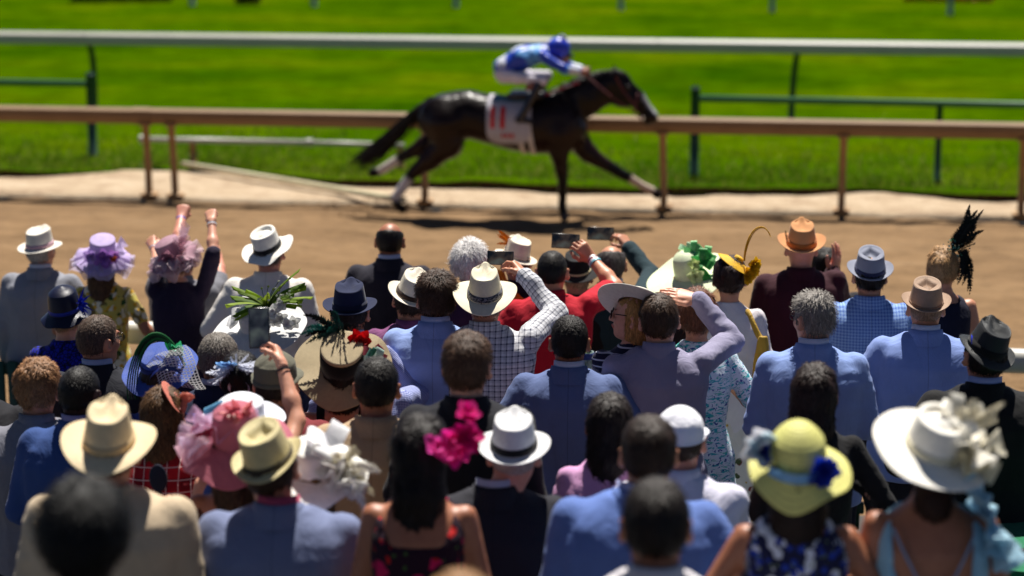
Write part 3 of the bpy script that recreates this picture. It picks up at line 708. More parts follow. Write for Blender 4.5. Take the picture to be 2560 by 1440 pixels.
for s in (-1, 1): box(g, HP(1318, 228, s*.14), (.2, .13, .025), rotm(0, 0, 0), bev=.02)
g.build('saddle', glossy((26, 20, 20), .4), horse)
# bridle and reins
g = G(); M_STRAP = glossy((88, 20, 26), .5)
for s in (-1, 1):
    tube(g, [HP(1541, 178, s*.10), HP(1562, 215, s*.115), HP(1590, 250, s*.10), HP(1607, 285, s*.07)], .011, 5)
    tube(g, bez([HP(1607, 283, s*.075), HP(1560, 245, s*.19), HP(1500, 205, s*.21), HP(1466, 172, s*.10)], 10), .009, 5)
th = np.linspace(0, 2*math.pi, 15); tube(g, [(HX(1592)+.02*math.sin(a), .085*math.cos(a), HZ(243)+.115*math.sin(a)) for a in th], .013, 5)
g.build('bridle', M_STRAP, horse)
g = G(); tube(g, bez([HP(1371, 222, -.24), HP(1410, 205, -.25), HP(1452, 191, -.20)], 8), .024, 6, flat=.5); g.build('breast_strap', fabric((214, 190, 196), .8, ('stripe', (190, 60, 80), .16, .4, 1)), horse)
# dirt thrown up by the hooves
g = G(); r = np.random.default_rng(11); nC = 300
bp = np.array([h0[0], h0[1], 0])
for k in range(nC):
    u = r.random(); c = np.array(HP(1010-u**2.2*230+r.normal(0, 14), 530-abs(r.normal(0, 1))*22*(1-.4*u), -.13+r.normal(0, .2))); c[2] = max(c[2], .015); sz = .004+.016*r.random()**4
    a = r.normal(size=(6, 3)); a /= np.linalg.norm(a, axis=1, keepdims=True); o6 = np.array([[1, 0, 0], [0, 1, 0], [-1, 0, 0], [0, -1, 0], [0, 0, 1], [0, 0, -1]])*sz*r.uniform(.6, 1.3, (6, 1))
    g.add(c+o6+bp, [[0, 1, 4], [1, 2, 4], [2, 3, 4], [3, 0, 4], [1, 0, 5], [2, 1, 5], [3, 2, 5], [0, 3, 5]])
tag(g.build('dirt_clods', M_DIRT, smooth=False), 'clods of brown dirt thrown up behind the hind hooves', 'dirt', kind='stuff')
# jockey
jock = empty('person', (h0[0], h0[1], HZ(232))); tag(jock, 'jockey in blue silks and white breeches crouched over the galloping horse', 'person'); J0 = np.array([0, 0, HZ(232)])
JP = lambda px, py, y=0.0: tuple(np.array(HP(px, py, y))-J0)
def jf(h=.016): return Field(JP(1225, 300, -.42), JP(1485, 70, .42), h)
f = jf(.014)
f.u(f.cone(JP(1378, 128), JP(1392, 124), R_(13), R_(13))); f.u(f.ell(JP(1400, 122), (.095, .08, .11)), .02); f.u(f.ell(JP(1415, 134), (.05, .05, .06)), .03)
for s in (-1, 1):
    f.u(f.cone(JP(1445, 164, s*.14), JP(1466, 169, s*.10), R_(7), R_(8.5)))
    for q in range(4): f.u(f.cone(JP(1464, 164+q*4, s*.10), JP(1474, 167+q*4, s*(.085)), .012, .010), .008)
    f.u(f.cone(JP(1464, 162, s*.10), JP(1475, 160, s*.085), .013, .010), .008)
    f.u(f.cone(JP(1330, 205, s*.27), JP(1358, 192, s*.27), R_(9), R_(10)))
f.u(f.cone(JP(1262, 168), JP(1352, 126), R_(18), R_(17)), .03)
for s in (-1, 1):
    f.u(f.cone(JP(1258, 174, s*.08), JP(1356, 188, s*.27), R_(14), R_(9)), .02); f.u(f.cone(JP(1362, 128, s*.15), JP(1420, 160, s*.2), R_(8), R_(7)), .02); f.u(f.cone(JP(1420, 160, s*.2), JP(1446, 165, s*.14), R_(7), R_(7)), .01)
    f.u(f.cone(JP(1356, 188, s*.27), JP(1330, 205, s*.27), R_(9), R_(8)))
V, Q, N = f.mesh(); g = G(); g.add(V, Q); g.build('body', skin((150, 98, 78)), jock)
f = jf(); f.u(f.cone(JP(1258, 162), JP(1308, 137), R_(25), R_(29), .72)); f.u(f.cone(JP(1308, 137), JP(1362, 123), R_(29), R_(21), .72), .05)
for s in (-1, 1):
    f.u(f.cone(JP(1360, 128, s*.15), JP(1418, 160, s*.21), R_(15), R_(12)), .05); f.u(f.cone(JP(1418, 160, s*.21), JP(1452, 166, s*.13), R_(12), R_(8.5)), .02)
V, Q, N = f.mesh(); V += N*(.012*fbm(V*12, 3, 3))[:, None]
c = np.tile(lin((26, 66, 190)), (len(V), 1)); blk = vnoise(V*np.array([7, 7, 7])+3.3, 8); c[blk > .28] = lin((96, 160, 226)); c[blk < -.52] = lin((214, 226, 244))
xx = V[:, 0]+J0[0]; band = (np.abs(xx-HX(1442)) < .055) & (np.abs(V[:, 1]) > .08); c[band] = lin((216, 222, 238)); c[(np.abs(xx-HX(1256)) < .05) & (V[:, 2] > JP(0, 158)[2])] = lin((222, 226, 240))
g = G(); g.add(V, Q, col=c); g.build('silks', tinted(.4, 0, 1, 'silk', .5), jock)
f = jf(); f.u(f.ell(JP(1260, 175), (R_(25), .16, R_(20)))); 
for s in (-1, 1): f.u(f.cone(JP(1262, 182, s*.10), JP(1362, 187, s*.27), R_(18), R_(12)), .05); f.u(f.cone(JP(1362, 187, s*.27), JP(1353, 198, s*.275), R_(12), R_(10)), .02)
V, Q, N = f.mesh(); V += N*(.007*fbm(V*14, 9, 3))[:, None]; g = G(); g.add(V, Q); g.build('breeches', fabric((226, 220, 232), .75), jock)
for s in (-1, 1):
    f = jf(.013); f.u(f.cone(JP(1356, 196, s*.28), JP(1322, 262, s*.325), R_(12.5), R_(9.5))); f.u(f.cone(JP(1320, 268, s*.325), JP(1306, 284, s*.325), R_(9), R_(9)), .02); f.u(f.cone(JP(1308, 284, s*.325), JP(1338, 288, s*.325), R_(8), R_(6.5)), .02)
    V, Q, N = f.mesh(); g = G(); g.add(V, Q); g.build('boot', glossy((16, 14, 26), .3), jock)
f = jf(.013); f.u(f.ell(JP(1396, 113), (R_(31), .125, R_(30)), rotm(0, -14, 0))); f.cut(-(f.z-JP(0, 131)[2])-(f.x-JP(1390, 0)[0])*.5)
V, Q, N = f.mesh(); c = np.tile(lin((34, 58, 196)), (len(V), 1)); c[vnoise(V*11, 5) > .45] = lin((70, 110, 226)); g = G(); g.add(V, Q, col=c); hc = g.build('helmet', tinted(.35, 0, 1, 'silk', .5), jock)
g = G(); r = np.random.default_rng(3)
for k in range(160):
    d = nrm(r.normal(size=3)); c0 = np.array(JP(1405, 88)); tube(g, [c0, c0+d*.05], [.010, .006], 4, col=lin((214, 220, 240)))
g.build('pompom', tinted(.8, .2), hc)
g = G(); tube(g, bez([JP(1412, 128, -.06), JP(1430, 131, -.05), JP(1436, 131, 0), JP(1430, 131, .05), JP(1412, 128, .06)], 9), .022, 6); g.build('goggles', glossy((30, 30, 40), .1), jock)
# ------------------------------------------------------------------ people
SK = {'fair': (214, 158, 132), 'mid': (196, 138, 108), 'tan': (164, 108, 80), 'brown': (120, 76, 54), 'dark': (62, 42, 36), 'pink': (212, 146, 124)}
EYES = np.array([[.031, .088, .012], [-.031, .088, .012]])
def head_field(f, fem=False):
    kw = .96 if fem else 1.0
    F = f.ell((0, -.004, .020), (.080*kw, .099, .096)); F = smin(F, f.ell((0, -.012, .0), (.074*kw, .088, .09)), .02)
    F = smin(F, f.ell((0, .028, -.05), (.057*kw, .066, .068)), .035); F = smin(F, f.ell((0, .062, -.092), (.03*kw, .03, .026)), .03)
    return F
def face_field(f, F, fem=False):
    F = smin(F, f.cone((0, .093, .022), (0, .116, -.022), .008, .0125), .018)
    for s in (-1, 1):
        F = smin(F, f.ell((s*.012, .103, -.025), (.009, .010, .008)), .01)
        F = -smin(-F, f.ell((s*.032, .104, .012), (.021, .016, .014)), .012)
        F = smin(F, f.ell((s*.031, .084, .011), (.0135, .0135, .0135)), .002)
        F = smin(F, f.ell((s*.036, .07, -.022), (.025, .022, .022)), .02)
        F = smin(F, f.ell((s*.03, .088, .034), (.024, .012, .007)), .012)
        ear = f.ell((s*.090, -.010, -.010), (.011, .023, .036), rotm(s*-38, 0, 0)); F = smin(F, ear, .008)
        F = -smin(-F, f.ell((s*.099, .0, -.006), (.008, .011, .018)), .006)
    F = smin(F, f.ell((0, .098, -.052), (.023, .012, .006)), .006); F = smin(F, f.ell((0, .096, -.063), (.020, .012, .0065)), .006)
    return F
HAND_BEND = {'fist': ((82, 95, 55), .6), 'flat': ((6, 6, 4), 0), 'hold': ((38, 52, 30), .25), 'relaxed': ((22, 28, 18), .2), 'open': ((10, 14, 10), .1)}
def hand_mesh(W, D, Np, kind, k, right=True):
    """hand in local frame: z along the fingers, y = palm side, x = thumb side"""
    hk = .0056
    bend, _ = HAND_BEND[kind]
    f = Field((-.062, -.04, -.03), (.085, .10, .20), hk)
    kn = [(-.031, 0, .078), (-.011, -.003, .086), (.010, -.003, .087), (.030, 0, .082)]; ln = [(.030, .020, .017), (.040, .025, .019), (.043, .027, .020), (.038, .023, .019)]
    f.u(f.cone((0, 0, -.03), (0, 0, .0), .025, .025))
    for q in kn: f.u(f.cone((q[0]*.55, 0, .005), q, .0165, .0125), .016)
    spread = {'flat': 1.0, 'open': 5.0}.get(kind, 2.0)
    for i, (q, L) in enumerate(zip(kn, ln)):
        a = 0; p = np.array(q); s = math.radians((i-1.5)*spread)
        for j in range(3):
            a += math.radians(bend[j]*(1+.06*(1.5-i))); d = np.array([math.sin(s)*math.cos(a), math.sin(a), math.cos(a)*math.cos(s)]); e = p+d*L[j]
            f.u(f.cone(p, e, (.0098, .009, .0082)[j], (.009, .0082, .0072)[j]), .004); p = e
    T = {'fist': [(.022, .008, .015), (.040, .026, .045), (.026, .044, .068), (.004, .046, .074)], 'flat': [(.022, .004, .015), (.046, .008, .045), (.050, .008, .075), (.046, .006, .098)],
         'hold': [(.022, .006, .015), (.048, .022, .040), (.052, .042, .066), (.044, .056, .088)], 'relaxed': [(.022, .006, .015), (.044, .018, .045), (.046, .024, .072), (.038, .028, .094)], 'open': [(.022, .004, .015), (.054, .008, .040), (.072, .010, .064), (.080, .012, .086)]}[kind]
    for j in range(3): f.u(f.cone(T[j], T[j+1], (.016, .0115, .0098)[j], (.0115, .0098, .0082)[j]), .009)
    V, Q, N = f.mesh(); tint = np.ones((len(V), 3))
    D = nrm(D); Y = np.asarray(Np, float); Y = nrm(Y-D*(Y @ D)); X = np.cross(Y, D)
    if right: V = V*[-1, 1, 1]; Q = Q[:, ::-1]
    V = V*k @ np.array([X, Y, D])+np.asarray(W)
    return V, Q
HAIRLINE = ([-.13, -.085, -.055, -.03, -.012, .012, .028, .04, .055, .075, .10, .13], [-.075, -.073, -.07, -.052, .005, .014, -.012, .03, .052, .066, .078, .084])
def make_hair(st, fem, seed, hatted):
    """hair in the head frame -> collector"""
    kind = st['k']; t = st.get('t', .014); g = G(); R = np.random.default_rng(seed)
    long_ = kind in ('long', 'bob', 'pony'); lo = -.13
    L = st.get('len', .3)
    if kind == 'long': lo = -L-.12
    if kind == 'bob': lo = -.22
    f = Field((-.15, -.20, lo), (.15, .15, .17), .0095 if long_ else .008)
    S = head_field(f, fem)
    top = np.clip((f.z-.02)/.08, 0, 1)
    low = np.clip((f.z+.085)/.06, 0, 1)
    th = (st.get('side', t*.55)*(1-top)+t*top)*(.25+.75*low)+.0*f.x*f.y
    if hatted: th = np.where(f.z > .035, np.minimum(th, .001), np.minimum(th, .010))
    Fh = S-th
    zl = np.interp(f.y.ravel(), *HAIRLINE).astype(np.float32).reshape(1, -1, 1)+st.get('line', 0)
    if long_: zl = np.where(f.y < .03, -.2+0*zl, zl)
    keep = (zl-f.z)*.8+0*f.x
    # leave the ears free
    Fh = np.maximum(Fh, keep)
    if not long_ and kind != 'fluffy' and not fem:
        for s_ in (-1, 1): Fh = -smin(-Fh, f.ell((s_*.096, -.008, -.012), (.026, .031, .046)), .006)
    if kind == 'bald':
        Fh = np.maximum(Fh, (f.z-st.get('top', .04)-.35*(-f.y-.06)+.5*np.abs(f.x)*0)*.25+0*f.x)
    f.F = Fh.astype(np.float32)
    sx = st.get('sx', 0.0)
    if kind == 'long':
        w = st.get('w', 1.0)
        f.u(f.cone((sx*.2, -.035, .01), (sx*.6, -.07, -.12), .088*w, .085*w, 1.15), .03); f.u(f.cone((sx*.6, -.075, -.12), (sx, -.085, -L*.75), .085*w, .072*w, 1.4), .03); f.u(f.cone((sx, -.085, -L*.75), (sx*1.1, -.085, -L), .07*w, .035*w, 1.5), .03)
    if kind == 'bob':
        f.u(f.cone((0, -.03, .0), (0, -.045, -.10), .092, .088, 1.05), .03)
    if kind == 'bun':
        f.u(f.ell((st.get('bx', 0), -.105, .045), (.052, .045, .05)), .012); f.u(f.ell((st.get('bx', 0)+.02, -.10, .005), (.04, .035, .035)), .012)
    if kind == 'fluffy':
        f.u(np.maximum(f.ell((0, -.015, .03), (.097, .112, .105)), keep-.02), .02)
    V, Q, N = f.mesh()
    am = st.get('amp', .0055); fr = st.get('fr', (60, 60, 14))
    V = V+N*(am*fbm(V*np.array(fr), seed, 3))[:, None]
    g.add(V, Q, col=(1+.12*vnoise(V*30, seed))[:, None]*np.ones(3))
    # loose strands over the shell
    ns = st.get('strands', 4200 if not long_ else 5000)
    if hatted: ns = int(ns*.5)
    if len(V) and ns:
        i = R.integers(0, len(V), ns); i = i[V[i, 2] < .02] if hatted else i; ns = len(i); P = V[i]; n = N[i]
        flow = np.array([0, -.25, -1.0])+st.get('flow', 0)*n
        rad = P-np.array([.012, -.035, .13]); rad /= np.linalg.norm(rad, axis=1, keepdims=True)+1e-9; wt = sstep(.02, .08, P[:, 2])[:, None]; flow = flow*(1-wt)+(rad*1.0+np.array([.25, 0, 0]))*wt
        flow = flow+R.normal(0, st.get('mess', .4), (ns, 3)); flow -= n*np.sum(flow*n, 1, keepdims=True); flow /= np.linalg.norm(flow, axis=1, keepdims=True)+1e-9
        ln = (st.get('sl', .026)*R.uniform(.6, 1.3, ns))[:, None]; sd = np.cross(flow, n)*(.0013 if not long_ else .0018)
        lift = st.get('lift', .26)
        A = P-sd-n*.001; B = P+sd-n*.001; C = P+flow*ln*.55+n*ln*lift*.8; Dp = P+flow*ln+n*ln*lift*.6
        VV = np.stack([A, B, C+sd*.8, C-sd*.8, Dp], 1).reshape(-1, 3); b = np.arange(ns)*5
        tc = np.repeat(R.uniform(.6, 1.7, (ns, 1))*np.ones(3), 5, 0)
        g.add(VV, np.stack([b, b+1, b+2, b+3], 1), col=tc); base = g.n-len(VV)
        g.F3.append(np.stack([b+3, b+2, b+4], 1)+base); g.m3.append(np.zeros(ns, int))
    return g
# standard body (height 1.75): torso sections  z, half width, half depth
BODY_M = [(.80, .165, .115), (.92, .172, .12), (1.06, .152, .105), (1.22, .168, .115), (1.33, .176, .11), (1.39, .166, .098), (1.43, .128, .082), (1.465, .072, .066), (1.50, .052, .056)]
BODY_F = [(.80, .178, .12), (.92, .175, .118), (1.07, .128, .092), (1.22, .145, .11), (1.33, .150, .10), (1.39, .136, .084), (1.43, .098, .07), (1.465, .058, .055), (1.50, .046, .05)]
TOPS = {  # name: (extra width, extra depth, hem, sleeve, shoulder radius)
 'jacket': (.038, .030, .76, 1.0, .068), 'shirt': (.022, .020, .86, 1.0, .060), 'polo': (.022, .020, .86, .5, .062), 'dress': (.012, .012, .80, 1.0, .060), 'tee_dress': (.014, .013, .80, .45, .058), 'elbow_dress': (.014, .014, .80, .66, .060), 'sleeveless': (.011, .011, .80, 0, 0), 'openback': (.010, .010, .80, 0, 0)}
PEOPLE = []
def person(px, py, s, top=('jacket', (40, 44, 60)), fem=False, sk='fair', hair=None, hairc=(40, 30, 24), hat=None, yaw=0, pitch=0, roll=0, byaw=0, armR=None, armL=None, collar=None, bottom=(30, 32, 42), label='', seed=None, glasses=None, k=None, wide=1.0, extra=None, lean=0.0, bodyx=0.0, h=.0145, neckline=None, earring=None, skirt=None):
    seed = seed if seed is not None else len(PEOPLE)*7+3; R = np.random.default_rng(seed)
    k = k or (.95 if fem else 1.0)
    if not fem: wide *= 1.05
    armR = armR or R.choice(['down', 'front', 'front', 'wide']); armL = armL or R.choice(['down', 'front', 'front', 'wide'])
    d = FPX/s; hc = at(px, py, d)
    rz = math.radians(8.1*.55+byaw)      # most look towards the horse: between the view axis and the track's normal
    c, sn = math.cos(rz), math.sin(rz); Rw = np.array([[c, -sn, 0], [sn, c, 0], [0, 0, 1]])
    off = Rw @ np.array([bodyx, .028*k, 0]); base = np.array([hc[0]-off[0], hc[1]-off[1], 0]); base[2] = float(gz(base[1]))
    zc = float(hc[2]-base[2]); H = zc+.115*k
    PEOPLE.append((label[:44], round(H, 2), round(d, 1)))
    root = empty('person', tuple(base), rz); tag(root, label, 'person', 'race spectators')
    zhip = zc-k*(1.592-.92)
    Z = lambda z: zc-k*(1.592-z) if z >= .92 else zhip*z/.92
    Pt = lambda x, y, z: np.array([x*k*wide, y*k+lean*(z-1.0), Z(z)])
    hp = np.array([bodyx, .028*k, zc]); HR = rotm(yaw, pitch, roll)
    to_local = lambda p: Rw.T @ (np.asarray(p)-base)
    camL = to_local(CAM)
    kind = top[0]; ew, ed, hem, slv, rs = TOPS[kind]
    BS = BODY_F if fem else BODY_M
    # ---- arms
    arms = {}
    for side, spec in ((1, armR), (-1, armL)):
        sw = (.150 if fem else .172)
        S = Pt(side*sw, -.002, 1.390)
        hk = 'relaxed'; HD = None; Np = np.array([-side, .3, 0])
        if spec == 'down': E = S+k*np.array([side*.055, -.03, -.275]); Wp = E+k*np.array([side*.01, .08, -.235])
        elif spec == 'front': E = S+k*np.array([side*.065, -.02, -.265]); Wp = E+k*np.array([-side*.10, .215, .03]); hk = 'relaxed'; Np = np.array([-side, .2, -.4])
        elif spec == 'wide': E = S+k*np.array([side*.14, -.05, -.225]); Wp = E+k*np.array([-side*.12, .20, .06]); Np = np.array([-side, .2, -.4])
        else:
            S = S+k*np.array([side*-.004, .0, .028 if spec.get('up', 1) else 0])
            def solve(C0, L, pq, sgn):
                dr = to_local(at(pq[0], pq[1], 1.0))-camL
                aa = dr @ dr; bb = dr @ (camL-C0); cc = (camL-C0) @ (camL-C0)-L*L; disc = bb*bb-aa*cc
                tt = (-bb+sgn*math.sqrt(disc))/aa if disc > 0 else -bb/aa
                return camL+dr*tt
            E = solve(S, .285*k, spec['e'], spec.get('se', 1)); Wp = solve(E, .25*k, spec['w'], spec.get('sw', 1))
            hk = spec.get('hand', 'relaxed')
            if 'h' in spec: HD = solve(Wp, .16*k, spec['h'], spec.get('sh', 1))-Wp
            Np = np.array(spec.get('n', (-side, 0, 0)), float)
        arms[side] = (S, E, Wp, HD if HD is not None else Wp-E, Np, hk)
    bare = slv < 1
    # ---- body mesh
    gb = G()
    kh = k*.925; wide = wide
    nb = HR.T @ (Pt(0, -.012, 1.40)-hp); nb2 = HR.T @ (Pt(0, .0, 1.50)-hp)
    sc_ = Field((-.115, -.135, min(-.28, nb[2]/kh)), (.115, .15, .135), .0072/k)
    F = head_field(sc_, fem); F = face_field(sc_, F, fem); sc_.F = F
    rn = (.048 if fem else .057)
    rn *= 1.06; sc_.u(sc_.cone(nb/kh, (0, -.012, -.06), rn*1.12, rn), .03)
    sc_.u(sc_.cone(nb/kh, nb/kh+np.array([0, 0, .035]), rn*1.3, rn*1.05), .02)
    V, Q, N = sc_.mesh()
    tint = np.ones((len(V), 3))
    lip = (np.linalg.norm((V-[0, .104, -.0575])/[.024, .02, .0125], axis=1) < 1); tint[lip] = (.72, .36, .36)
    e_ = np.min([np.linalg.norm(V-(q), axis=1) for q in ((.031, .084, .011), (-.031, .084, .011))], axis=0); tint[e_ < .0145] = (1.05, 1.2, 1.3)
    pu = np.min([np.linalg.norm(V-np.array(q), axis=1) for q in ((.031, .0975, .011), (-.031, .0975, .011))], axis=0); tint[pu < .0065] = (.06, .05, .05)
    brow = np.min([np.linalg.norm((V-np.array(q))/[.022, .02, .005], axis=1) for q in ((.031, .095, .037), (-.031, .095, .037))], axis=0); tint[brow < 1] = (.35, .28, .25)
    gb.add(V*kh @ HR.T+hp, Q, col=tint)
    hb = .0125 if bare else .026
    xs_ = [a[q][0] for a in arms.values() for q in range(3)]; ys_ = [a[q][1] for a in arms.values() for q in range(3)]; zs_ = [a[q][2] for a in arms.values() for q in range(3)]
    lo = (min(min(xs_)-.09, -.26), min(min(ys_)-.1, -.22), Z(.80)-.02); hi = (max(max(xs_)+.09, .26), max(max(ys_)+.1, .22), max(max(zs_)+.08, Z(1.52)))
    f = Field(lo, hi, hb); cyl = [lean*(b[0]-1.0)+k*float(np.interp(b[0], (.9, 1.06, 1.25, 1.33, 1.40, 1.46, 1.5), (0, .004, -.022, -.020, -.004, .006, .006))) for b in BS]
    f.u(f.loft([Z(b[0]) for b in BS], [b[1]*k*wide for b in BS], [b[2]*k for b in BS], cyl, 2.2))
    ra = .82 if fem else 1.0
    for side, (S, E, Wp, HD, Np, hk) in arms.items():
        f.u(f.cone(S, E, .047*ra*k, .040*ra*k), .035); f.u(f.cone(E, E+(Wp-E)*.35, .040*ra*k, .041*ra*k), .02); f.u(f.cone(E+(Wp-E)*.35, Wp+nrm(Wp-E)*.015, .041*ra*k, .027*ra*k), .02)
    V, Q, N = f.mesh(); gb.add(V, Q)
    f = Field((-.26, -.16, -.0), (.26, .26, Z(.86)), .03)
    for side in (-1, 1):
        hipp = np.array([side*.09*k, 0, Z(.86)]); kn = np.array([side*.10, .02, Z(.48)]); an = np.array([side*.11, -.02, Z(.07)])
        f.u(f.cone(hipp, kn, .082, .055)); f.u(f.cone(kn, an, .055, .036), .02); f.u(f.cone(an+[0, 0, -.02], an+[side*.02, .16, -.035], .035, .03), .02)
    V, Q, N = f.mesh(); gb.add(V, Q)
    for side, (S, E, Wp, HD, Np, hk) in arms.items():
        V, Q = hand_mesh(Wp, HD, Np, hk, k*(.92 if fem else 1.0), right=(side > 0)); gb.add(V, Q)
    gb.build('body', skin(SK[sk]), root)
    # ---- upper garment
    tcol = top[1]; pat = top[2] if len(top) > 2 else None
    m_top = fabric(tcol, .85, pat, .24 if kind == 'jacket' else .32, .25, .16, seam=(kind == 'jacket'))
    longd = fem and kind in ('dress', 'tee_dress', 'elbow_dress', 'sleeveless', 'openback')
    f = Field((lo[0]-.03, lo[1]-.03, Z(hem)-.04), (hi[0]+.03, hi[1]+.03, hi[2]+.03), h)
    zz = [Z(b[0]) for b in BS]; ww = [(b[1]+ew)*k*wide for b in BS]; dd_ = [(b[2]+ed)*k for b in BS]
    if kind == 'jacket':
        ww = [(b[1]+e)*k*wide for b, e in zip(BS, (.058, .05, .052, .044, .040, .040, .034, .022, .016))]; dd_ = [(b[2]+e)*k for b, e in zip(BS, (.045, .038, .036, .034, .032, .030, .024, .016, .012))]
    F = f.loft(zz, ww, dd_, cyl, 2.35); f.u(F)
    for side, (S, E, Wp, HD, Np, hk) in arms.items():
        if slv == 0: continue
        r0, r1, r2 = rs*ra*k*1.0, rs*.86*ra*k, rs*.72*ra*k
        if slv < 1: f.u(f.cone(S, S+(E-S)*(slv*1.5), r0, r0*1.02), .03)
        else:
            f.u(f.cone(S, E, r0, r1), .02); f.u(f.cone(E, E+(Wp-E)*.96, r1, r2), .012)
    # neck opening
    if slv == 0:
        zt = Z(1.445)
        f.cut(np.abs(f.x)-(.150+.05*np.clip((Z(1.30)-f.z)/.1, 0, 1))*k*wide+0*f.y)
        if kind == 'openback':
            v = neckline or .95; tq = np.clip((f.z-Z(v))/(Z(1.42)-Z(v)), 0, 1)
            f.cut(np.minimum(np.minimum(.02-f.y, (.085+.035*tq)*k-np.abs(f.x)), f.z-Z(v)))
        f.cut(f.z-zt+np.where(np.abs(f.x) < .075*k, .03, 0)+0*f.y)
    else:
        f.cut(f.z-Z(1.475)+.12*f.y+0*f.x if max(zs_) < Z(1.47) else np.where(np.sqrt(f.x**2+f.y**2) < .11*k, f.z-Z(1.475)+.12*f.y, -.1)+0*f.x)
    V, Q, N = f.mesh()
    # coordinates for patterns: torso x/z, arms around/along
    uv = np.stack([V[:, 0], V[:, 2]], 1); dt = ((np.abs(V[:, 0])/(.19*k*wide))**2.3+(np.abs(V[:, 1])/(.15*k))**2.3)**(1/2.3)*.17-.17
    sidez = np.abs(V[:, 0]) > .17*k*wide
    uv[:, 0] += np.where(np.abs(N[:, 0]) > .75, np.sign(V[:, 0])*(-V[:, 1]), 0)
    armw = np.zeros(len(V))
    for side, (S, E, Wp, HD, Np, hk) in arms.items():
        if slv == 0: continue
        for (A, B, o_) in ((S, E, 0), (E, Wp, np.linalg.norm(E-S))):
            dv = B-A; L = np.linalg.norm(dv); dv = dv/L; q = V-A; tt = q @ dv; rad = q-np.outer(tt, dv); dist = np.linalg.norm(rad, axis=1)
            m = (tt > (0.02 if o_ == 0 else 0)) & (tt < L+.03) & (dist < rs*k*1.25) & (np.sign(V[:, 0]) == side if o_ == 0 else True) & ((np.abs(V[:, 0]) > .165*k*wide) | (o_ > 0) | (V[:, 2] > Z(1.44)))
            e1 = nrm(np.cross(dv, [0.3, 1, .1])); e2 = np.cross(dv, e1)
            uv[m, 0] = np.arctan2(rad[m] @ e2, rad[m] @ e1)*.055; uv[m, 1] = o_+tt[m]; armw[m] = 1
    vf = fbm(np.c_[V[:, 0]*13, V[:, 1]*9, V[:, 2]*3.4]+seed, seed, 3); hf = fbm(np.c_[V[:, 0]*6, V[:, 1]*6, V[:, 2]*17]+seed, seed+5, 3)
    dg = vnoise(np.c_[(V[:, 0]+V[:, 2])*9, V[:, 1]*4, (V[:, 0]-V[:, 2])*3]+seed, seed+9)
    vf = vf*.5+(.45-np.abs(vf))*.9; hf = hf*.3+(.45-np.abs(hf))*1.0
    am = {'jacket': .0064, 'shirt': .0125, 'polo': .0115}.get(kind, .007)
    lowf = sstep(Z(1.40), Z(1.1), V[:, 2])
    V = V+N*np.clip(am*(vf*(.45+.55*lowf)*(1-armw)+hf*(.35+.75*armw)+.5*dg), -.0045 if slv else -.002, .02)[:, None]
    gt = G(); gt.add(V, Q, uv=uv)
    nm = {'jacket': 'jacket', 'shirt': 'shirt', 'polo': 'shirt', 'dress': 'dress', 'tee_dress': 'dress', 'elbow_dress': 'dress', 'sleeveless': 'dress', 'openback': 'dress'}[kind]
    garment = gt.build(nm, m_top, root)
    # ---- lower garment and shoes
    f = Field((-.36, -.30, .02), (.36, .32, Z(.90)), .032)
    if longd:
        f.u(f.loft([Z(.42), Z(.62), Z(.80), Z(.89)], [.27*k, .235*k, .20*k, .185*k], [.2*k, .17*k, .14*k, .125*k], None, 2.1))
    else:
        f.u(f.loft([Z(.72), Z(.80), Z(.89)], [.175*k*wide, .185*k*wide, .18*k*wide], [.12*k, .13*k, .125*k], None, 2.3))
        for side in (-1, 1): f.u(f.cone((side*.09*k, 0, Z(.8)), (side*.10, .02, Z(.48)), .10, .085), .03); f.u(f.cone((side*.10, .02, Z(.48)), (side*.11, -.01, .10), .085, .065), .02)
    V, Q, N = f.mesh(); V += N*(.008*fbm(V*np.array([14, 14, 4]), seed, 2))[:, None]
    gg = G(); gg.add(V, Q); gg.build('skirt' if longd else 'trousers', (fabric(skirt[0], .85, skirt[1]) if skirt else m_top) if longd else fabric(bottom), root)
    for side in (-1, 1):
        f = Field((side*.13-.08, -.11, -.005), (side*.13+.08, .24, .11), .014); f.u(f.cone((side*.11, -.03, .045), (side*.13, .15, .035), .045, .038)); f.u(f.cone((side*.11, -.03, .05), (side*.11, -.03, .085), .042, .04), .02); f.cut(.004-f.z+0*f.x+0*f.y)
        V, Q, N = f.mesh(); gg = G(); gg.add(V, Q); gg.build('shoe', glossy((26, 20, 18), .35), root)
    # ---- collars
    def ring(r0, r1, z0, z1, thick, a0=-150, a1=150, fold=0.0, drop=.04, yo=0.0):
        n = 40; th = np.radians(np.linspace(a0, a1, n)-90); rows = []
        prof = [(r0, z0), (r0*.6+r1*.4, z0*.5+z1*.5), (r1, z1), (r1+thick, z1+.002), (r1+thick+fold*.5, z1*.55+z0*.45), (r0+thick+fold, z0-.008)]
        bk_ = (1-np.abs(np.linspace(-1, 1, n)))
        for r_, z_ in prof:
            rows.append(np.stack([np.cos(th)*r_*k*1.04, np.sin(th)*r_*k+Pt(0, yo, 1.45)[1]-.006, np.array([Z(z_)]*n)-drop*(1-np.minimum(1, bk_*1.6))**1.5*k], 1))
        gg = G(); gg.add(np.concatenate(rows), gridfaces(len(prof), n)[:, ::-1] if False else gridfaces(len(prof), n)); return gg
    if kind == 'jacket':
        gg = ring(.086, .069, 1.442, 1.503, .006, fold=.016); gg.build('lapel_collar', m_top, garment)
    if kind in ('shirt', 'polo'):
        gg = ring(.071, .0635, 1.455, 1.512, .004, fold=.009); gg.build('shirt_collar', m_top, garment)
    if collar:
        gg = ring(.067, .0615, 1.46, 1.526, .003, fold=.002); gg.build('shirt_collar', fabric(collar, .8), root)
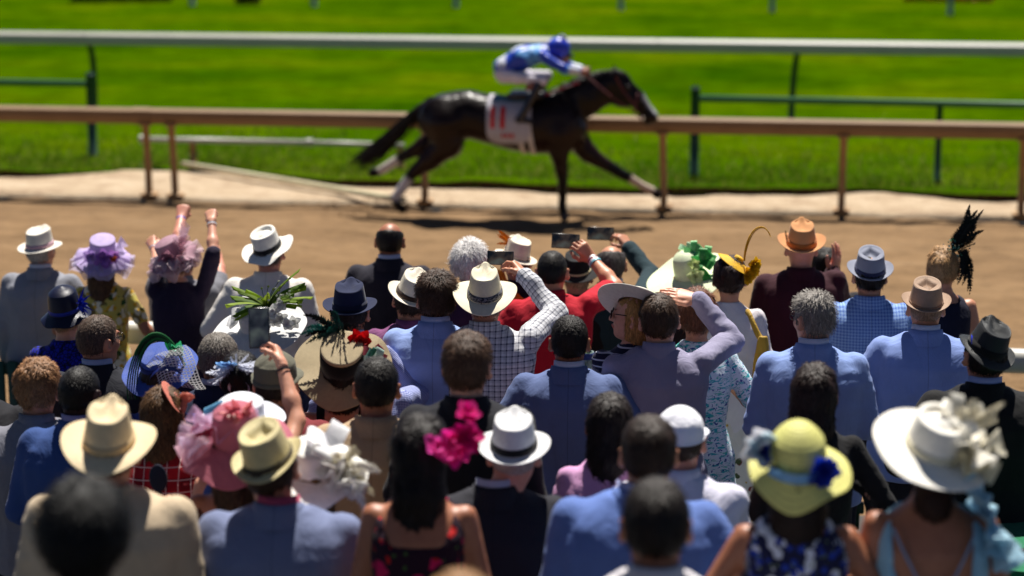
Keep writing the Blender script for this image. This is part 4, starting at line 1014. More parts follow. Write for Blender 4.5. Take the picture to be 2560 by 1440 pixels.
    # ---- cuffs
    if kind in ('jacket',) and collar:
        for side, spec in ((1, armR), (-1, armL)):
            if isinstance(spec, dict):
                S, E, Wp, *_ = arms[side]; gg = G(); dv = nrm(Wp-E); tube(gg, [E+(Wp-E)*.92, Wp+dv*.012], .036*k, 14); gg.build('shirt_cuff', fabric(collar, .8), garment)
    hatted = hat is not None and hat.get('covers', True)
    # ---- hair
    if hair and hair.get('k') != 'none':
        gh = make_hair(hair, fem, seed, hatted); gh.xf(HR, hp, kh); gh.build('hair', hairm(hairc), root)
    # ---- glasses
    if glasses:
        gg = G()
        for s_ in (-1, 1):
            tube(gg, [(s_*.066, .088, .018), (s_*.083, .02, .02), (s_*.086, -.02, .012)], .0026, 6, col=lin((30, 26, 24)))
            cc = [(s_*.033+.025*math.cos(a), .112-.10*abs(s_*.033+.025*math.cos(a))**1.0*.35, .008+.021*math.sin(a)) for a in np.linspace(0, 2*math.pi, 15)]
            tube(gg, cc, .0022, 5, col=lin((40, 34, 30)))
            if glasses == 'sun':
                P = np.array(cc[:-1]+[np.mean(cc[:-1], axis=0)+[0, .004, 0]]); gg.add(P, [[i, (i+1) % 14, 14] for i in range(14)], col=lin((14, 12, 14)))
        tube(gg, [(-.01, .112, .014), (0, .116, .017), (.01, .112, .014)], .002, 5, col=lin((40, 34, 30)))
        gg.xf(HR, hp, kh); gg.build('sunglasses' if glasses == 'sun' else 'glasses', tinted(.15, 0, 1, 'frame_gloss', .6), root)
    if earring:
        gg = G()
        for s_ in (-1, 1): tube(gg, [(s_*.088, -.006, -.046), (s_*.089, -.006, -.056), (s_*.088, -.006, -.066)], [.004, .008, .003], 8)
        gg.xf(HR, hp, kh); gg.build('earring', glossy(earring, .15), root)
    if hat: put_hat(hat, root, HR, hp, kh, seed)
    ctx = dict(root=root, arms=arms, HR=HR, hp=hp, k=k, garment=garment, Z=Z, Pt=Pt, base=base, Rw=Rw, to_local=to_local, lean=lean)
    if extra: extra(ctx)
    return ctx
def wristband(ctx, side, pos, cols, w=.012):
    S, E, Wp, *_ = ctx['arms'][side]; dv = nrm(Wp-E)
    for q, c in enumerate(cols):
        gg = G(); o = Wp-dv*(pos+q*w*1.15); tube(gg, [o-dv*w*.5, o+dv*w*.5], (.031+.002*q)*ctx['k'], 14, cap=False); tube(gg, [o+dv*w*.5, o-dv*w*.5], (.029+.002*q)*ctx['k'], 14, cap=False)
        gg.build('wristband', glossy(c, .4), ctx['root'])
# ------------------------------------------------------------------ hats and trimmings
def dentf(kind, x, y, q):
    if kind == 'tear': return .022*np.exp(-(x/(.30+.30*np.clip(.4-y, 0, 1)))**2)*np.clip(1-((y-.05)/.95)**2, 0, 1)+.018*np.exp(-((np.abs(x)-.55)/.25)**2)*np.clip((y-.1)/.6, 0, 1)-.010*np.exp(-(x/.5)**2)*np.clip(y-.55, 0, 1)
    if kind == 'crease': return .030*np.exp(-(x/.3)**2)
    if kind == 'diamond': return .028*sstep(0, .5, 1-(np.abs(x)/.78+np.abs(y)/.82))-.006*sstep(.75, .95, q)
    if kind == 'oval': return .020*(1-sstep(.66, .84, q))-.018*(1-sstep(.15, .62, q))
    return np.zeros_like(x)
def hat_geo(a=.086, b=.106, ch=.11, taper=.86, top='tear', bulge=.0, pinch=.0, brim=.058, up=(.018, .012, -.004), pw=1.6, wave=0.0, wn=5, thick=.0035, n=64, brimR=None, slope=None, seed=0, frontadd=0.0, flare=0.0, sideadd=(0, 0)):
    slope = (.10 if top == 'tear' else .05 if top == 'diamond' else 0.0) if slope is None else slope
    if top in ('tear', 'diamond'): ch = ch*.98; taper = taper-.03
    g = G(); th = np.arange(n)*2*math.pi/n; cx, sy = np.cos(th), np.sin(th)      # sy = +1 is the front
    def P(fac, z, q=0): return np.stack([a*fac*cx, b*fac*sy, z+0*cx], 1)
    rows, uv = [], []; vacc = 0
    pin = pinch*np.exp(-((np.abs(np.arctan2(cx, sy))-math.radians(38))/.42)**2)
    for t in np.linspace(0, 1, 9):
        fac = (1-(1-taper)*(t**2.4 if top == 'round' else t)+flare*t*t)*(1-pin*t*t); rows.append(P(fac, ch*t*(1+slope*sy*t))); uv.append(np.stack([th*a, np.full(n, ch*t)], 1))
    tp = taper+flare
    for q in (.97, .90, .82, .74, .66, .56, .46, .36, .25, .13, .02):
        fac = tp*q*(1-pin*(q**2)); x, y = q*cx, q*sy
        z = ch*(1+slope*y)+bulge*(1-q*q)+.006*((1-q**4) if top == 'round' else 1)-dentf(top, x, y, q+0*x); rows.append(np.stack([a*fac*cx, b*fac*sy, z], 1)); uv.append(np.stack([th*a, np.full(n, ch+a*(1-q))], 1))
    g.add(np.concatenate(rows), gridfaces(len(rows), n, True), uv=np.concatenate(uv))
    # brim, upper and lower skin
    nb = 12; upv = up[0]*cx**2+np.where(sy < 0, up[1], up[2])*sy**2; bw = brim*(1+np.where(sy > 0, frontadd*sy, 0))+np.where(cx > 0, sideadd[0], sideadd[1])*np.abs(cx)
    wv = wave*np.sin(wn*th+seed)+wave*.6*np.sin((wn+2)*th+seed*2.3)
    for s in (0, 1):
        rows, uv = [], []
        for u in np.linspace(0, 1, nb):
            z = (upv+wv)*u**pw-thick*s; r = 1.0; ax, by_ = a+bw*u, b+bw*u*.97
            rows.append(np.stack([ax*cx, by_*sy, z], 1)); uv.append(np.stack([th*a, a+.2+bw*u], 1))
        F = gridfaces(nb, n, True); g.add(np.concatenate(rows), F if s else F[:, ::-1], uv=np.concatenate(uv))
        if s == 0: edge0 = rows[-1]
        else: g.add(np.concatenate([edge0, rows[-1]]), gridfaces(2, n, True)[:, ::-1], uv=np.concatenate([uv[-1], uv[-1]]))
    info = dict(a=a, b=b, ch=ch, taper=taper, pinch=pinch, flare=flare, slope=slope, bz=lambda ang, u: (lambda c_, s_: (up[0]*c_**2+(up[1] if s_ < 0 else up[2])*s_**2+wave*math.sin(wn*ang+seed)+wave*.6*math.sin((wn+2)*ang+seed*2.3))*u**pw)(math.cos(ang), math.sin(ang)), brim=brim)
    return g, info
def band_geo(i, h0=.004, h1=.034, off=.0025, n=64, twist=0.0):
    th = np.arange(n)*2*math.pi/n; rows = []; pin = i['pinch']*np.exp(-((np.abs(np.arctan2(np.cos(th), np.sin(th)))-math.radians(38))/.42)**2)
    for z, o in ((h0, 0), (h0, off), (h0*.5+h1*.5, off*1.5), (h1, off), (h1, 0)):
        t = z/i['ch']; fac = (1-(1-i['taper'])*t+i['flare']*t*t)*(1-pin*t*t); rows.append(np.stack([(i['a']*fac+o)*np.cos(th), (i['b']*fac+o)*np.sin(th), z*(1+i['slope']*np.sin(th)*t)+twist*np.cos(th)], 1))
    g = G(); g.add(np.concatenate(rows), gridfaces(5, n, True), uv=np.concatenate([np.stack([th*.1, r[:, 2]], 1) for r in rows])); return g
def petal(g, c, d, up, L, Wd, curl, cup, col, R=None, n=(6, 5)):
    d = nrm(d); up = nrm(np.asarray(up, float)-d*(np.asarray(up, float) @ d)); s = np.cross(d, up); v = np.linspace(0, 1, n[0])[:, None]; u = np.linspace(-1, 1, n[1])[None, :]
    w = Wd*np.sin(math.pi*(.10+.80*v))**.75; rip = 0 if R is None else .06*L*np.sin(u*5+R.uniform(0, 6))*v
    P = np.asarray(c)+(L*v*(1-.12*u*u))[..., None]*d+(u*w)[..., None]*s+(curl*L*v*v+cup*w*u*u+rip)[..., None]*up
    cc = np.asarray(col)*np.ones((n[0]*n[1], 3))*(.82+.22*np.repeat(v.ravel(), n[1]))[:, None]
    g.add(P.reshape(-1, 3), gridfaces(n[0], n[1]), col=cc)
def flower(g, c, d, Rr, col, R, layers=3, np_=6, openn=1.0, ruff=True):
    d = nrm(d); a = nrm(np.cross(d, [.31, .2, .93])); b = np.cross(d, a)
    for l in range(layers):
        f_ = 1-.28*l
        for k in range(np_):
            t = 2*math.pi*(k+.5*(l % 2))/np_+R.normal(0, .12); dr = a*math.cos(t)+b*math.sin(t); el = (.15+.42*l)/openn
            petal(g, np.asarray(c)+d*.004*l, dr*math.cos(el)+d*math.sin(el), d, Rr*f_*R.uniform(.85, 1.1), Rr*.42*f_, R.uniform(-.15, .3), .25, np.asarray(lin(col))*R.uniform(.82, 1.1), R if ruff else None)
def ruffle(g, c, Rm, r0, r1, freq, amp, col, R, a0=0, a1=2*math.pi, z=0.0, n=None, tilt=0.0, rise=.0):
    n = n or int(26+freq*9*(a1-a0)/6.28); th = np.linspace(a0, a1, n); rows, cl = [], []; ph = R.uniform(0, 6)
    for u in np.linspace(0, 1, 6):
        r = r0+(r1-r0)*u*(1+.08*np.sin(freq*.7*th+ph)); zz = z+rise*u+amp*u*(np.sin(freq*th+ph)+.5*np.sin(freq*1.7*th+2*ph))+tilt*np.cos(th)*u
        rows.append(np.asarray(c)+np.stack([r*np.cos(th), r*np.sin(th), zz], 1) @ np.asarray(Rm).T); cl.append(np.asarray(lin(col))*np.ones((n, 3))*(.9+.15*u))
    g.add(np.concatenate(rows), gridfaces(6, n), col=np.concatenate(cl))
def feather(g, p0, p1, bend, w, col, R, n=34, droop=.5, col2=None):
    p0, p1 = np.asarray(p0, float), np.asarray(p1, float); pts = bez([p0, (p0+p1)/2+np.asarray(bend), p1], n); T = np.gradient(pts, axis=0); T /= np.linalg.norm(T, axis=1, keepdims=True); L = np.linalg.norm(p1-p0)
    tube(g, pts[::3], np.linspace(.0022, .0007, len(pts[::3])), 4, col=lin(col2 or col), cap=False)
    S = np.cross(T, nrm(np.cross(nrm(p1-p0), np.asarray(bend)+[1e-3, 2e-3, 1e-3]))); S /= np.linalg.norm(S, axis=1, keepdims=True)+1e-9; Nn = np.cross(T, S)
    V, F, C = [], [], []
    for i in range(2, n):
        t = i/(n-1); ww = w*math.sin(math.pi*min(1, .12+.86*t))**.6
        for sg in (-1, 1):
            for q in range(2):
                tip = pts[i]+S[i]*sg*ww*R.uniform(.7, 1.1)+T[i]*ww*R.uniform(.5, 1.1)+Nn[i]*R.normal(0, .22)*ww; bw = T[i]*L/n*R.uniform(.5, .9); b = len(V); o = pts[i]+T[i]*R.uniform(-.5, .5)*L/n
                V += [o-bw, o+bw, tip]; F.append([b, b+1, b+2]); C += [np.asarray(lin(col))*R.uniform(.75, 1.15)]*3
    g.add(np.array(V), F, col=np.array(C))
def ribbon(g, pts, wvec, col, n=16, raw=False):
    P = np.asarray(pts, float) if raw else bez(pts, n); wv = np.asarray(wvec, float); wv = np.broadcast_to(wv, P.shape)
    V = np.stack([P-wv/2, P, P+wv/2], 1).reshape(-1, 3); g.add(V, gridfaces(len(P), 3), col=np.asarray(lin(col))*np.ones((len(V), 3)))
def bow(g, c, d, size, col, R, loops=4, wid=.5):
    d = nrm(d); a = nrm(np.cross(d, [.2, .9, .35])); b = np.cross(d, a)
    for k in range(loops):
        t = 2*math.pi*k/loops+R.normal(0, .25); o = a*math.cos(t)+b*math.sin(t); s = a*-math.sin(t)+b*math.cos(t); L = size*R.uniform(.75, 1.15)
        ribbon(g, [c, np.asarray(c)+o*L*.8+d*L*.75, np.asarray(c)+o*L*1.25+d*L*.15, np.asarray(c)+o*L*.7-d*L*.12, np.asarray(c)+d*.003], s*size*wid+d*size*.08, np.asarray(col)*R.uniform(.85, 1.08), 14)
def mesh_net(g, fn, nu, nv, w, col):                      # open netting: strips along both directions of a patch fn(u, v)
    for k in range(nu):
        u = k/(nu-1); P = np.array([fn(u, v) for v in np.linspace(0, 1, 14)]); dv = np.array(fn(min(1, u+.02), .5))-np.array(fn(max(0, u-.02), .5)); ribbon(g, P, nrm(dv)*w, col, raw=True)
    for k in range(nv):
        v = k/(nv-1); P = np.array([fn(u, v) for u in np.linspace(0, 1, 14)]); dv = np.array(fn(.5, min(1, v+.02)))-np.array(fn(.5, max(0, v-.02))); ribbon(g, P, nrm(dv)*w, col, raw=True)
def put_hat(hs, root, HR, hp, k, seed):
    R = np.random.default_rng(seed+77)
    pt = hs.get('pitch', 6); pt = -(pt+3) if hs.get('covers', True) else pt; po = np.array(hs.get('pos', (0, -.008, .042)))-([0, .004, .002] if hs.get('covers', True) else [0, 0, 0])
    HT = HR @ rotm(hs.get('yaw', 0), pt, hs.get('roll', 0)); pos = hp+k*(HR @ po); kk = k*hs.get('k', 1.0)
    geo = dict(hs.get('geo', {})); geo.setdefault('seed', seed); i = None
    if hs.get('type', 'hat') == 'hat': g, i = hat_geo(**geo)
    else: g, i = hs['type'](R)
    ho = g.xf(HT, pos, kk).build(hs.get('name', 'hat'), hs['mat'], root)
    if hs.get('band'):
        bm, z0, z1 = hs['band']; band_geo(i, z0, z1).xf(HT, pos, kk).build('hat_band', bm, ho)
    for nm, m, fn in hs.get('trim', ()):
        g = G(); fn(g, R, i); q = g.xf(HT, pos, kk).build(nm, m, ho)
        if nm in ('sequins', 'berry_spray'): q['kind'] = 'stuff'
    return ho
PET = lambda: tinted(.7, .3)
SILK = lambda: tinted(.45, .2, 1, 'satin', .5)
TULLE = lambda a=.55: tinted(.6, .35, a, 'tulle')
FEA = lambda: tinted(.75, .25, 1, 'plume')
def phone(c, R, w, hgt, label, scr=(70, 60, 48)):
    """c world centre, R columns: x along the width, y out of the screen, z along the height"""
    o = empty('phone', tuple(c)); g = G(); box(g, (0, 0, 0), (w/2, .0045, hgt/2), R, bev=.004); g.build('case', glossy((18, 18, 22), .25), o)
    t = NT('phone_screen'); co = t.obj(); cur = t.ramp(t.noise(13, 2, .5, co), [(.38, lin((10, 12, 12))), (.5, tuple(v*.8 for v in lin(scr))), (.7, lin((84, 92, 84)))]); t.base(cur); t.set(t.b, Roughness=.08)
    t.t.links.new(cur.outputs[0], t.b.inputs['Emission Color']); t.b.inputs['Emission Strength'].default_value = .35
    g = G(); box(g, np.asarray(R)[:, 1]*.0042, (w/2-.004, .0009, hgt/2-.004), R); g.build('screen', t.m, o, smooth=False)
    tag(o, label, 'phone', 'phones held up to film'); return o
# ------------------------------------------------------------------ the crowd
SHORT = dict(k='short', t=.015, side=.006, line=.010); CREW = dict(k='short', t=.009, side=.005, amp=.0018, sl=.011, lift=.5, strands=3800, mess=.6); BUZZ = dict(k='short', t=.006, side=.004, amp=.001, sl=.007, lift=.5, strands=2600)
WAVY = dict(k='short', t=.030, side=.013, amp=.010, fr=(34, 34, 30), sl=.034, lift=.35, mess=.55, strands=4500); NAPE = dict(k='short', t=.008, side=.006)
def fed(col, mat=None, band=(24, 22, 26), bw=(.004, .032), **kw):
    hs = dict(pitch=kw.pop('pitch', 8), roll=kw.pop('roll', 0), yaw=kw.pop('yaw', 0), pos=kw.pop('pos', (0, -.008, .040)), k=kw.pop('k', 1.0), trim=kw.pop('trim', ()), name=kw.pop('name', 'hat'))
    hs['mat'] = mat or felt(col); hs['geo'] = kw
    if band: hs['band'] = (felt(band) if isinstance(band, tuple) else band, *bw)
    return hs
def hold_phone(ctx, side, px, py, w, h, label, roll=0, fwd=0.0, scr=(70, 60, 48)):
    S, E, Wp, HD, Np, hk = ctx['arms'][side]; p = ctx['base']+ctx['Rw'] @ (Wp+nrm(HD)*.09); dep = float((p-CAM) @ FWD)+fwd; c = at(px, py, dep); q = math.radians(roll)
    X, Z_ = RGT*math.cos(q)+UPV*math.sin(q), -RGT*math.sin(q)+UPV*math.cos(q); sc = dep/FPX
    phone(c, np.stack([X, -FWD, Z_], 1), w*sc, h*sc, label, scr)
# ---------- row at the outer rail
person(103, 628, 405, ('jacket', (138, 140, 150)), hair=NAPE, hairc=(190, 186, 180), yaw=-18, hat=fed((232, 226, 214), straw((232, 226, 212), .004), (198, 160, 170), (.004, .03), top='tear', ch=.108, taper=.9, brim=.055, up=(.004, -.004, -.01), pitch=4), label='man in a grey suit with a white fedora banded in pink', collar=(225, 225, 232), lean=0)
def solid(col, **kw):
    def f(R):
        g, i = hat_geo(**kw)
        for q in range(len(g.C)): g.C[q][:, :3] = lin(col)
        return g, i
    return f
def lav(g, R, i):
    for q in range(3): ruffle(g, (0, 0, .012*q), np.eye(3), .09, .225-.02*q, 9+2*q, .022, [(222, 208, 238), (232, 222, 244), (212, 192, 232)][q], R, z=-.005, rise=-.06)
    ruffle(g, (.06, 0, .02), rotm(0, 0, -40), .03, .13, 7, .03, (222, 206, 240), R)
FL = lambda *a: (lambda g, R, i: flower(g, *a[:4], R, *a[4:]))
lavfl = [FL((.04, -.115, .04), (.15, -1, .25), .075, (182, 126, 216), 3, 6), FL((-.05, -.12, .05), (-.3, -1, .3), .06, (196, 164, 228), 3, 6), FL((.095, -.095, .055), (.6, -.8, .2), .05, (204, 146, 224), 2, 6)]
def orange_spot(g, R, i): flower(g, (.10, -.12, .05), (.4, -1, .3), .026, (216, 110, 40), R, 2, 5)
person(258, 655, 415, ('tee_dress', (206, 190, 92), ('floral', 11, [((120, 104, 60), .42), ((236, 230, 200), .40), ((52, 84, 40), .30), ((220, 170, 40), .30)])), fem=True, sk='tan', hair=dict(k='long', t=.016, len=.30), hairc=(92, 66, 44), armR='wide', pitch=6, hat=dict(mat=tinted(.7, .2, .92, 'organza'), pitch=20, roll=6, pos=(0, -.01, .05), type=solid((204, 184, 230), a=.088, b=.104, ch=.115, taper=.98, top='flat', bulge=.012, brim=.10, up=(-.03, -.05, .0), wave=.012), trim=[('tulle_ruffle', TULLE(.62), lav), *[('flower', PET(), q) for q in lavfl], ('flower', PET(), orange_spot)]), label='woman in a yellow floral dress under a ruffled lavender hat')
def mauve(g, R, i):
    for q in range(4): ruffle(g, (.01*q, -.01*q, .008*q), rotm(0, 6*q-8, 5*q), .085, .205-.018*q, 7+2*q, .026, [(220, 194, 204), (224, 200, 210), (206, 174, 188), (228, 206, 214)][q], R, z=-.008, rise=-.05)
def mauve_up(g, R, i): ruffle(g, (.05, .05, .02), rotm(20, 10, -55), .02, .17, 6, .035, (206, 172, 188), R); ruffle(g, (.07, -.04, .02), rotm(0, -30, -30), .02, .12, 8, .03, (190, 130, 146), R)
def maufl(g, R, i): flower(g, (.03, -.11, .02), (.2, -1, .2), .07, (172, 118, 138), R, 3, 7)
c = person(440, 655, 430, ('elbow_dress', (34, 24, 50)), fem=True, hair=NAPE, hairc=(100, 70, 50), pitch=6, roll=8, armR=dict(e=(533, 634), w=(529, 552), h=(524, 505), hand='fist', n=(0, 1, 0), se=-1), armL=dict(e=(398, 672), w=(384, 618), h=(368, 578), hand='fist', n=(0, 1, 0)), bodyx=-.02, hat=dict(mat=tinted(.7, .2, .92, 'organza'), type=solid((186, 146, 162), a=.088, b=.104, ch=.10, taper=.92, top='flat', bulge=.02, brim=.085, up=(-.02, -.03, .0), wave=.014), pitch=22, roll=-26, yaw=-8, pos=(-.025, -.015, .045), trim=[('tulle_ruffle', TULLE(.6), mauve), ('tulle_veil', TULLE(.5), mauve_up), ('flower', PET(), maufl)]), label='woman in a dark purple dress and mauve organza hat throwing both fists up')
wristband(c, 1, .03, [(190, 196, 206)], .010); wristband(c, -1, .02, [(170, 170, 190)], .008)
c = person(456, 652, 402, ('polo', (120, 120, 128)), sk='pink', hair=SHORT, hairc=(70, 54, 40), armL=dict(e=(446, 612), w=(453, 546), h=(464, 492), hand='fist', n=(0, 1, 0)), armR=dict(e=(548, 690), w=(545, 640), up=0, hand='relaxed'), label='man hidden behind the mauve hat, only his raised fist and grey sleeve showing')
wristband(c, -1, .012, [(150, 130, 210)], .012)
person(672, 634, 440, ('jacket', (226, 220, 212)), hair=NAPE, hairc=(90, 80, 74), sk='pink', hat=fed((240, 238, 232), straw((244, 240, 230), .003, .7, .25), (22, 22, 24), (.004, .034), top='oval', ch=.105, taper=.92, brim=.078, up=(.012, -.02, -.02), pw=1.3, pitch=14, roll=-10, wave=.006), roll=-4, label='man in a cream suit and a broad white panama with a black band', wide=1.04)
person(975, 603, 425, ('jacket', (32, 30, 44)), sk='tan', hair=dict(k='bald', t=.008, side=.008, top=.080, amp=.0015, sl=.008, strands=800), hairc=(26, 20, 18), label='balding man in a black suit standing alone at the rail', collar=(200, 205, 225), wide=1.03)
person(1174, 660, 465, ('jacket', (52, 30, 62)), hair=dict(k='fluffy', t=.026, side=.022, amp=.010, fr=(26, 26, 16), sl=.045, lift=.4, mess=.5, strands=2600), hairc=(226, 222, 220), sk='pink', fem=True, k=1.0, label='person with fluffy white hair and a dark plum jacket')
def orsc(g, R, i):
    for q in range(7): feather(g, (-.06+.01*q, .02, .05), (-.13+R.normal(0, .03), R.normal(0, .03), .11+R.normal(0, .03)), (0, 0, .02), .012, (214, 120, 20), R, 12)
def ex_scarf(ctx):
    g = G(); R = np.random.default_rng(4); Z = ctx['Z']
    for q in range(5): ribbon(g, [(-.12+.012*q, -.07, Z(1.55)), (-.10+.01*q, -.12, Z(1.48)), (-.02, -.13, Z(1.42)), (.05+.02*q, -.13, Z(1.36)-.01*q)], (.02, .0, .05), [(236, 152, 20), (220, 120, 10), (246, 180, 50)][q % 3], 12)
    g.build('scarf', SILK(), ctx['root'])
person(1290, 655, 452, ('jacket', (30, 26, 44)), fem=True, hair=NAPE, hairc=(120, 90, 60), pitch=12, yaw=14, hat=fed((236, 224, 206), straw((238, 226, 206), .004), (230, 214, 190), (.004, .02), top='tear', ch=.105, taper=.86, brim=.05, up=(.0, -.008, -.01), pitch=14, roll=14, trim=[('feather', FEA(), orsc)]), extra=ex_scarf, label='person in a pale straw hat with orange feathers and an orange scarf')
c = person(1380, 680, 475, ('polo', (186, 16, 40)), sk='mid', hair=dict(BUZZ, t=.007), hairc=(24, 18, 16), armR=dict(e=(1538, 716), w=(1478, 646), h=(1432, 592), hand='hold', n=(-.7, .7, .1), se=1, sh=-1), armL='wide', wide=1.06, label='man in a red polo shirt with cropped black hair filming with a phone')
wristband(c, 1, .01, [(236, 236, 240), (150, 40, 60), (232, 230, 236), (120, 200, 220)], .011)
hold_phone(c, 1, 1414, 603, 70, 37, 'black phone in the hand of the man in the red polo', -3, .02)
person(1442, 690, 440, ('jacket', (16, 16, 18)), hair=NAPE, hairc=(180, 160, 130), hat=fed((20, 20, 22), None, (206, 190, 150), (.004, .016), top='tear', ch=.10, brim=.06, up=(.0, -.01, -.01), pitch=10), label='person in black with a black fedora, half hidden by the red sleeve')
c = person(1528, 662, 440, ('jacket', (26, 52, 60)), sk='mid', hair=dict(k='bald', t=.009, side=.010, top=.095, amp=.003, sl=.02, strands=900), hairc=(92, 86, 84), armR=dict(e=(1628, 690), w=(1572, 620), h=(1538, 568), hand='hold', n=(-.7, .7, .1)), collar=(226, 228, 236), label='grey-haired balding man in a dark teal suit holding a phone high')
hold_phone(c, 1, 1501, 584, 66, 33, 'black phone held over the head of the man in teal', -2, .02)
def pgh(g, R, i):
    for (p, s, cc) in (((.07, .0, .14), .075, (112, 206, 120)), ((.03, .03, .15), .065, (200, 240, 200)), ((.11, -.05, .09), .09, (50, 170, 66)), ((.14, .0, .09), .08, (150, 226, 150))): bow(g, p, (p[0], -.6, .5), s, cc, R, 5, .55)
    for q in range(5): ribbon(g, [(.08, -.09, .07), (.10+.01*q, -.13, .04), (.10, -.13, -.02), (.11+.02*q, -.15, -.06)], (.03, 0, .0), [(24, 150, 50), (90, 200, 96)][q % 2], 10)
pgf = [FL((.045, -.118, .03), (.1, -1, .2), .06, (226, 236, 176), 3, 5), FL((.055, -.10, .10), (.4, -1, .6), .042, (212, 226, 150), 2, 5)]
person(1722, 700, 452, ('dress', (28, 22, 24), ('floral', 9, [((226, 150, 30), .22), ((196, 60, 70), .12)])), fem=True, hair=NAPE, hairc=(90, 60, 40), hat=dict(mat=straw((226, 236, 196), .005, .6, .2), geo=dict(a=.09, b=.106, ch=.125, taper=.82, top='round', bulge=.035, brim=.185, up=(-.01, -.05, .02), pw=1.2, wave=.008), pitch=9, roll=-14, pos=(0, -.01, .04), band=(fabric((170, 196, 110), .6), .02, .05), trim=[('bow', SILK(), pgh), *[('flower', PET(), q) for q in pgf]]), label='woman under a wide pale lime hat with green bows')
yf = [FL((.085+.01*(q % 2), -.06, .035-.028*q), (.6, -.8, .3), .05, (240, 186, 12), 3, 8) for q in range(4)]
def yq(g, R, i): tube(g, bez([(.03, -.03, .02), (-.06, -.02, .16), (-.03, -.02, .30), (.08, -.02, .22)], 20), np.linspace(.006, .003, 20), 6, col=lin((226, 170, 20))); tube(g, bez([(.03, -.035, .02), (-.045, -.02, .17), (-.02, -.02, .28), (.07, -.02, .23)], 20), np.linspace(.004, .002, 20), 5, col=lin((206, 146, 12)))
def ex_bag(ctx):
    o = empty('shoulder_bag', tuple(at(1905, 930, FPX/512))); g = G(); f = Field((-.07, -.05, -.24), (.07, .05, .22), .011); f.u(f.loft([-.20, -.1, .05, .18], [.05, .052, .045, .022], [.03, .034, .028, .014], None, 3)); V, Q, N = f.mesh(); V += N*(.003*fbm(V*18, 3, 2))[:, None]; g.add(V, Q); g.build('bag_body', fabric((176, 140, 46), .6), o)
    g = G(); sh = np.array(at(1872, 770, FPX/512))-np.array(o.location); tube(g, bez([(0, 0, .16), sh*.5+[.01, 0, 0], sh, sh+[-.01, .09, -.04]], 12), .011, 6, flat=1.6); g.build('strap', fabric((176, 140, 46), .6), o); tag(o, 'mustard shoulder bag hanging at the side of the white-sleeved woman', 'bag')
person(1824, 698, 488, ('dress', (226, 218, 222)), skirt=((222, 214, 206), ('floral', 12, [((130, 60, 60), .2), ((80, 90, 60), .25), ((200, 160, 60), .15)])), fem=True, sk='mid', hair=dict(k='bun', t=.024, side=.018, amp=.007, fr=(40, 40, 24), strands=1400), hairc=(46, 26, 22), pitch=4, extra=ex_bag, hat=dict(covers=False, mat=straw((232, 180, 40), .005), name='fascinator', geo=dict(a=.03, b=.03, ch=.02, taper=.9, top='round', brim=.085, up=(-.03, -.035, -.03), pw=1.4), pos=(.045, -.02, .115), pitch=-4, roll=32, trim=[*[('flower', PET(), q) for q in yf], ('quill', FEA(), yq)]), label='dark-haired woman in white with a yellow flower fascinator and curling quill')
def fth(g, R, i): feather(g, (-.086, -.03, .02), (-.094, .0, .075), (0, .0, .0), .012, (40, 26, 20), R, 14)
person(2003, 622, 450, ('jacket', (56, 11, 27)), sk='pink', hair=dict(k='none'), armR=dict(e=(2100, 742), w=(2082, 682), h=(2104, 596), hand='open', n=(-.6, .5, 0), se=1), wide=1.06, hat=fed((196, 140, 92), None, (178, 106, 50), (.004, .036), top='tear', ch=.112, taper=.80, pinch=.10, brim=.052, up=(.030, .012, -.01), pitch=12, k=1.05, trim=[('feather', FEA(), fth)]), label='man in a burgundy jacket and tan felt fedora raising an open hand')
person(2062, 672, 420, ('jacket', (24, 22, 30)), hair=dict(SHORT, t=.022), hairc=(26, 20, 20), label='dark-haired person almost hidden behind the burgundy jacket')
person(2174, 690, 478, ('jacket', (150, 182, 226), ('check', (84, 116, 190), .016, .5)), sk='mid', hair=dict(NAPE, t=.014, side=.012), hairc=(24, 18, 18), collar=None, hat=fed((136, 140, 156), None, (50, 54, 84), (.004, .030), top='diamond', ch=.100, taper=.88, brim=.044, up=(.024, .012, -.01), pitch=14), label='man in a light blue gingham jacket and grey diamond-crown trilby')
def gfe(g, R, i):
    for q in range(16): feather(g, (.03, 0, .01), (.07+R.normal(0, .035), R.normal(0, .03), .24+R.uniform(-.12, .10)), (R.normal(0, .03), 0, .03), .022, (10, 20, 18), R, 26)
    for q in range(20): feather(g, (.05, -.03, .03), (.12+R.normal(0, .03), -.05+R.normal(0, .02), -.07+R.normal(0, .07)), (.05, -.02, .05), .02, (10, 20, 18), R, 18)
def gse(g, R, i):
    for q in range(70):
        c0 = np.array([.03+R.normal(0, .032), -.03+R.normal(0, .02), .05+R.normal(0, .035)]); d = nrm(R.normal(size=3)); a = nrm(np.cross(d, [.1, .2, 1])); b = np.cross(d, a); g.add([c0+a*.007, c0+b*.007, c0-a*.007, c0-b*.007], [[0, 1, 2, 3]], col=lin([(40, 120, 90), (20, 70, 60), (110, 170, 150)][q % 3]))
person(2358, 672, 470, ('sleeveless', (20, 22, 44)), fem=True, sk='mid', hair=dict(k='bun', t=.026, side=.020, amp=.009, fr=(42, 42, 24), strands=1700, bx=-.01, mess=.5), hairc=(176, 136, 92), yaw=-14, earring=(200, 180, 120), armL='wide', hat=dict(covers=False, name='fascinator', mat=felt((14, 22, 22)), geo=dict(a=.03, b=.03, ch=.02, taper=.9, top='round', brim=.03, up=(-.015, -.015, -.015)), pos=(.03, -.02, .105), pitch=-8, roll=12, trim=[('feather', FEA(), gfe), ('sequins', tinted(.1, 0, 1, 'sequin', .9), gse)]), label='blonde woman in a sleeveless navy dress with a tall dark green feather fascinator')
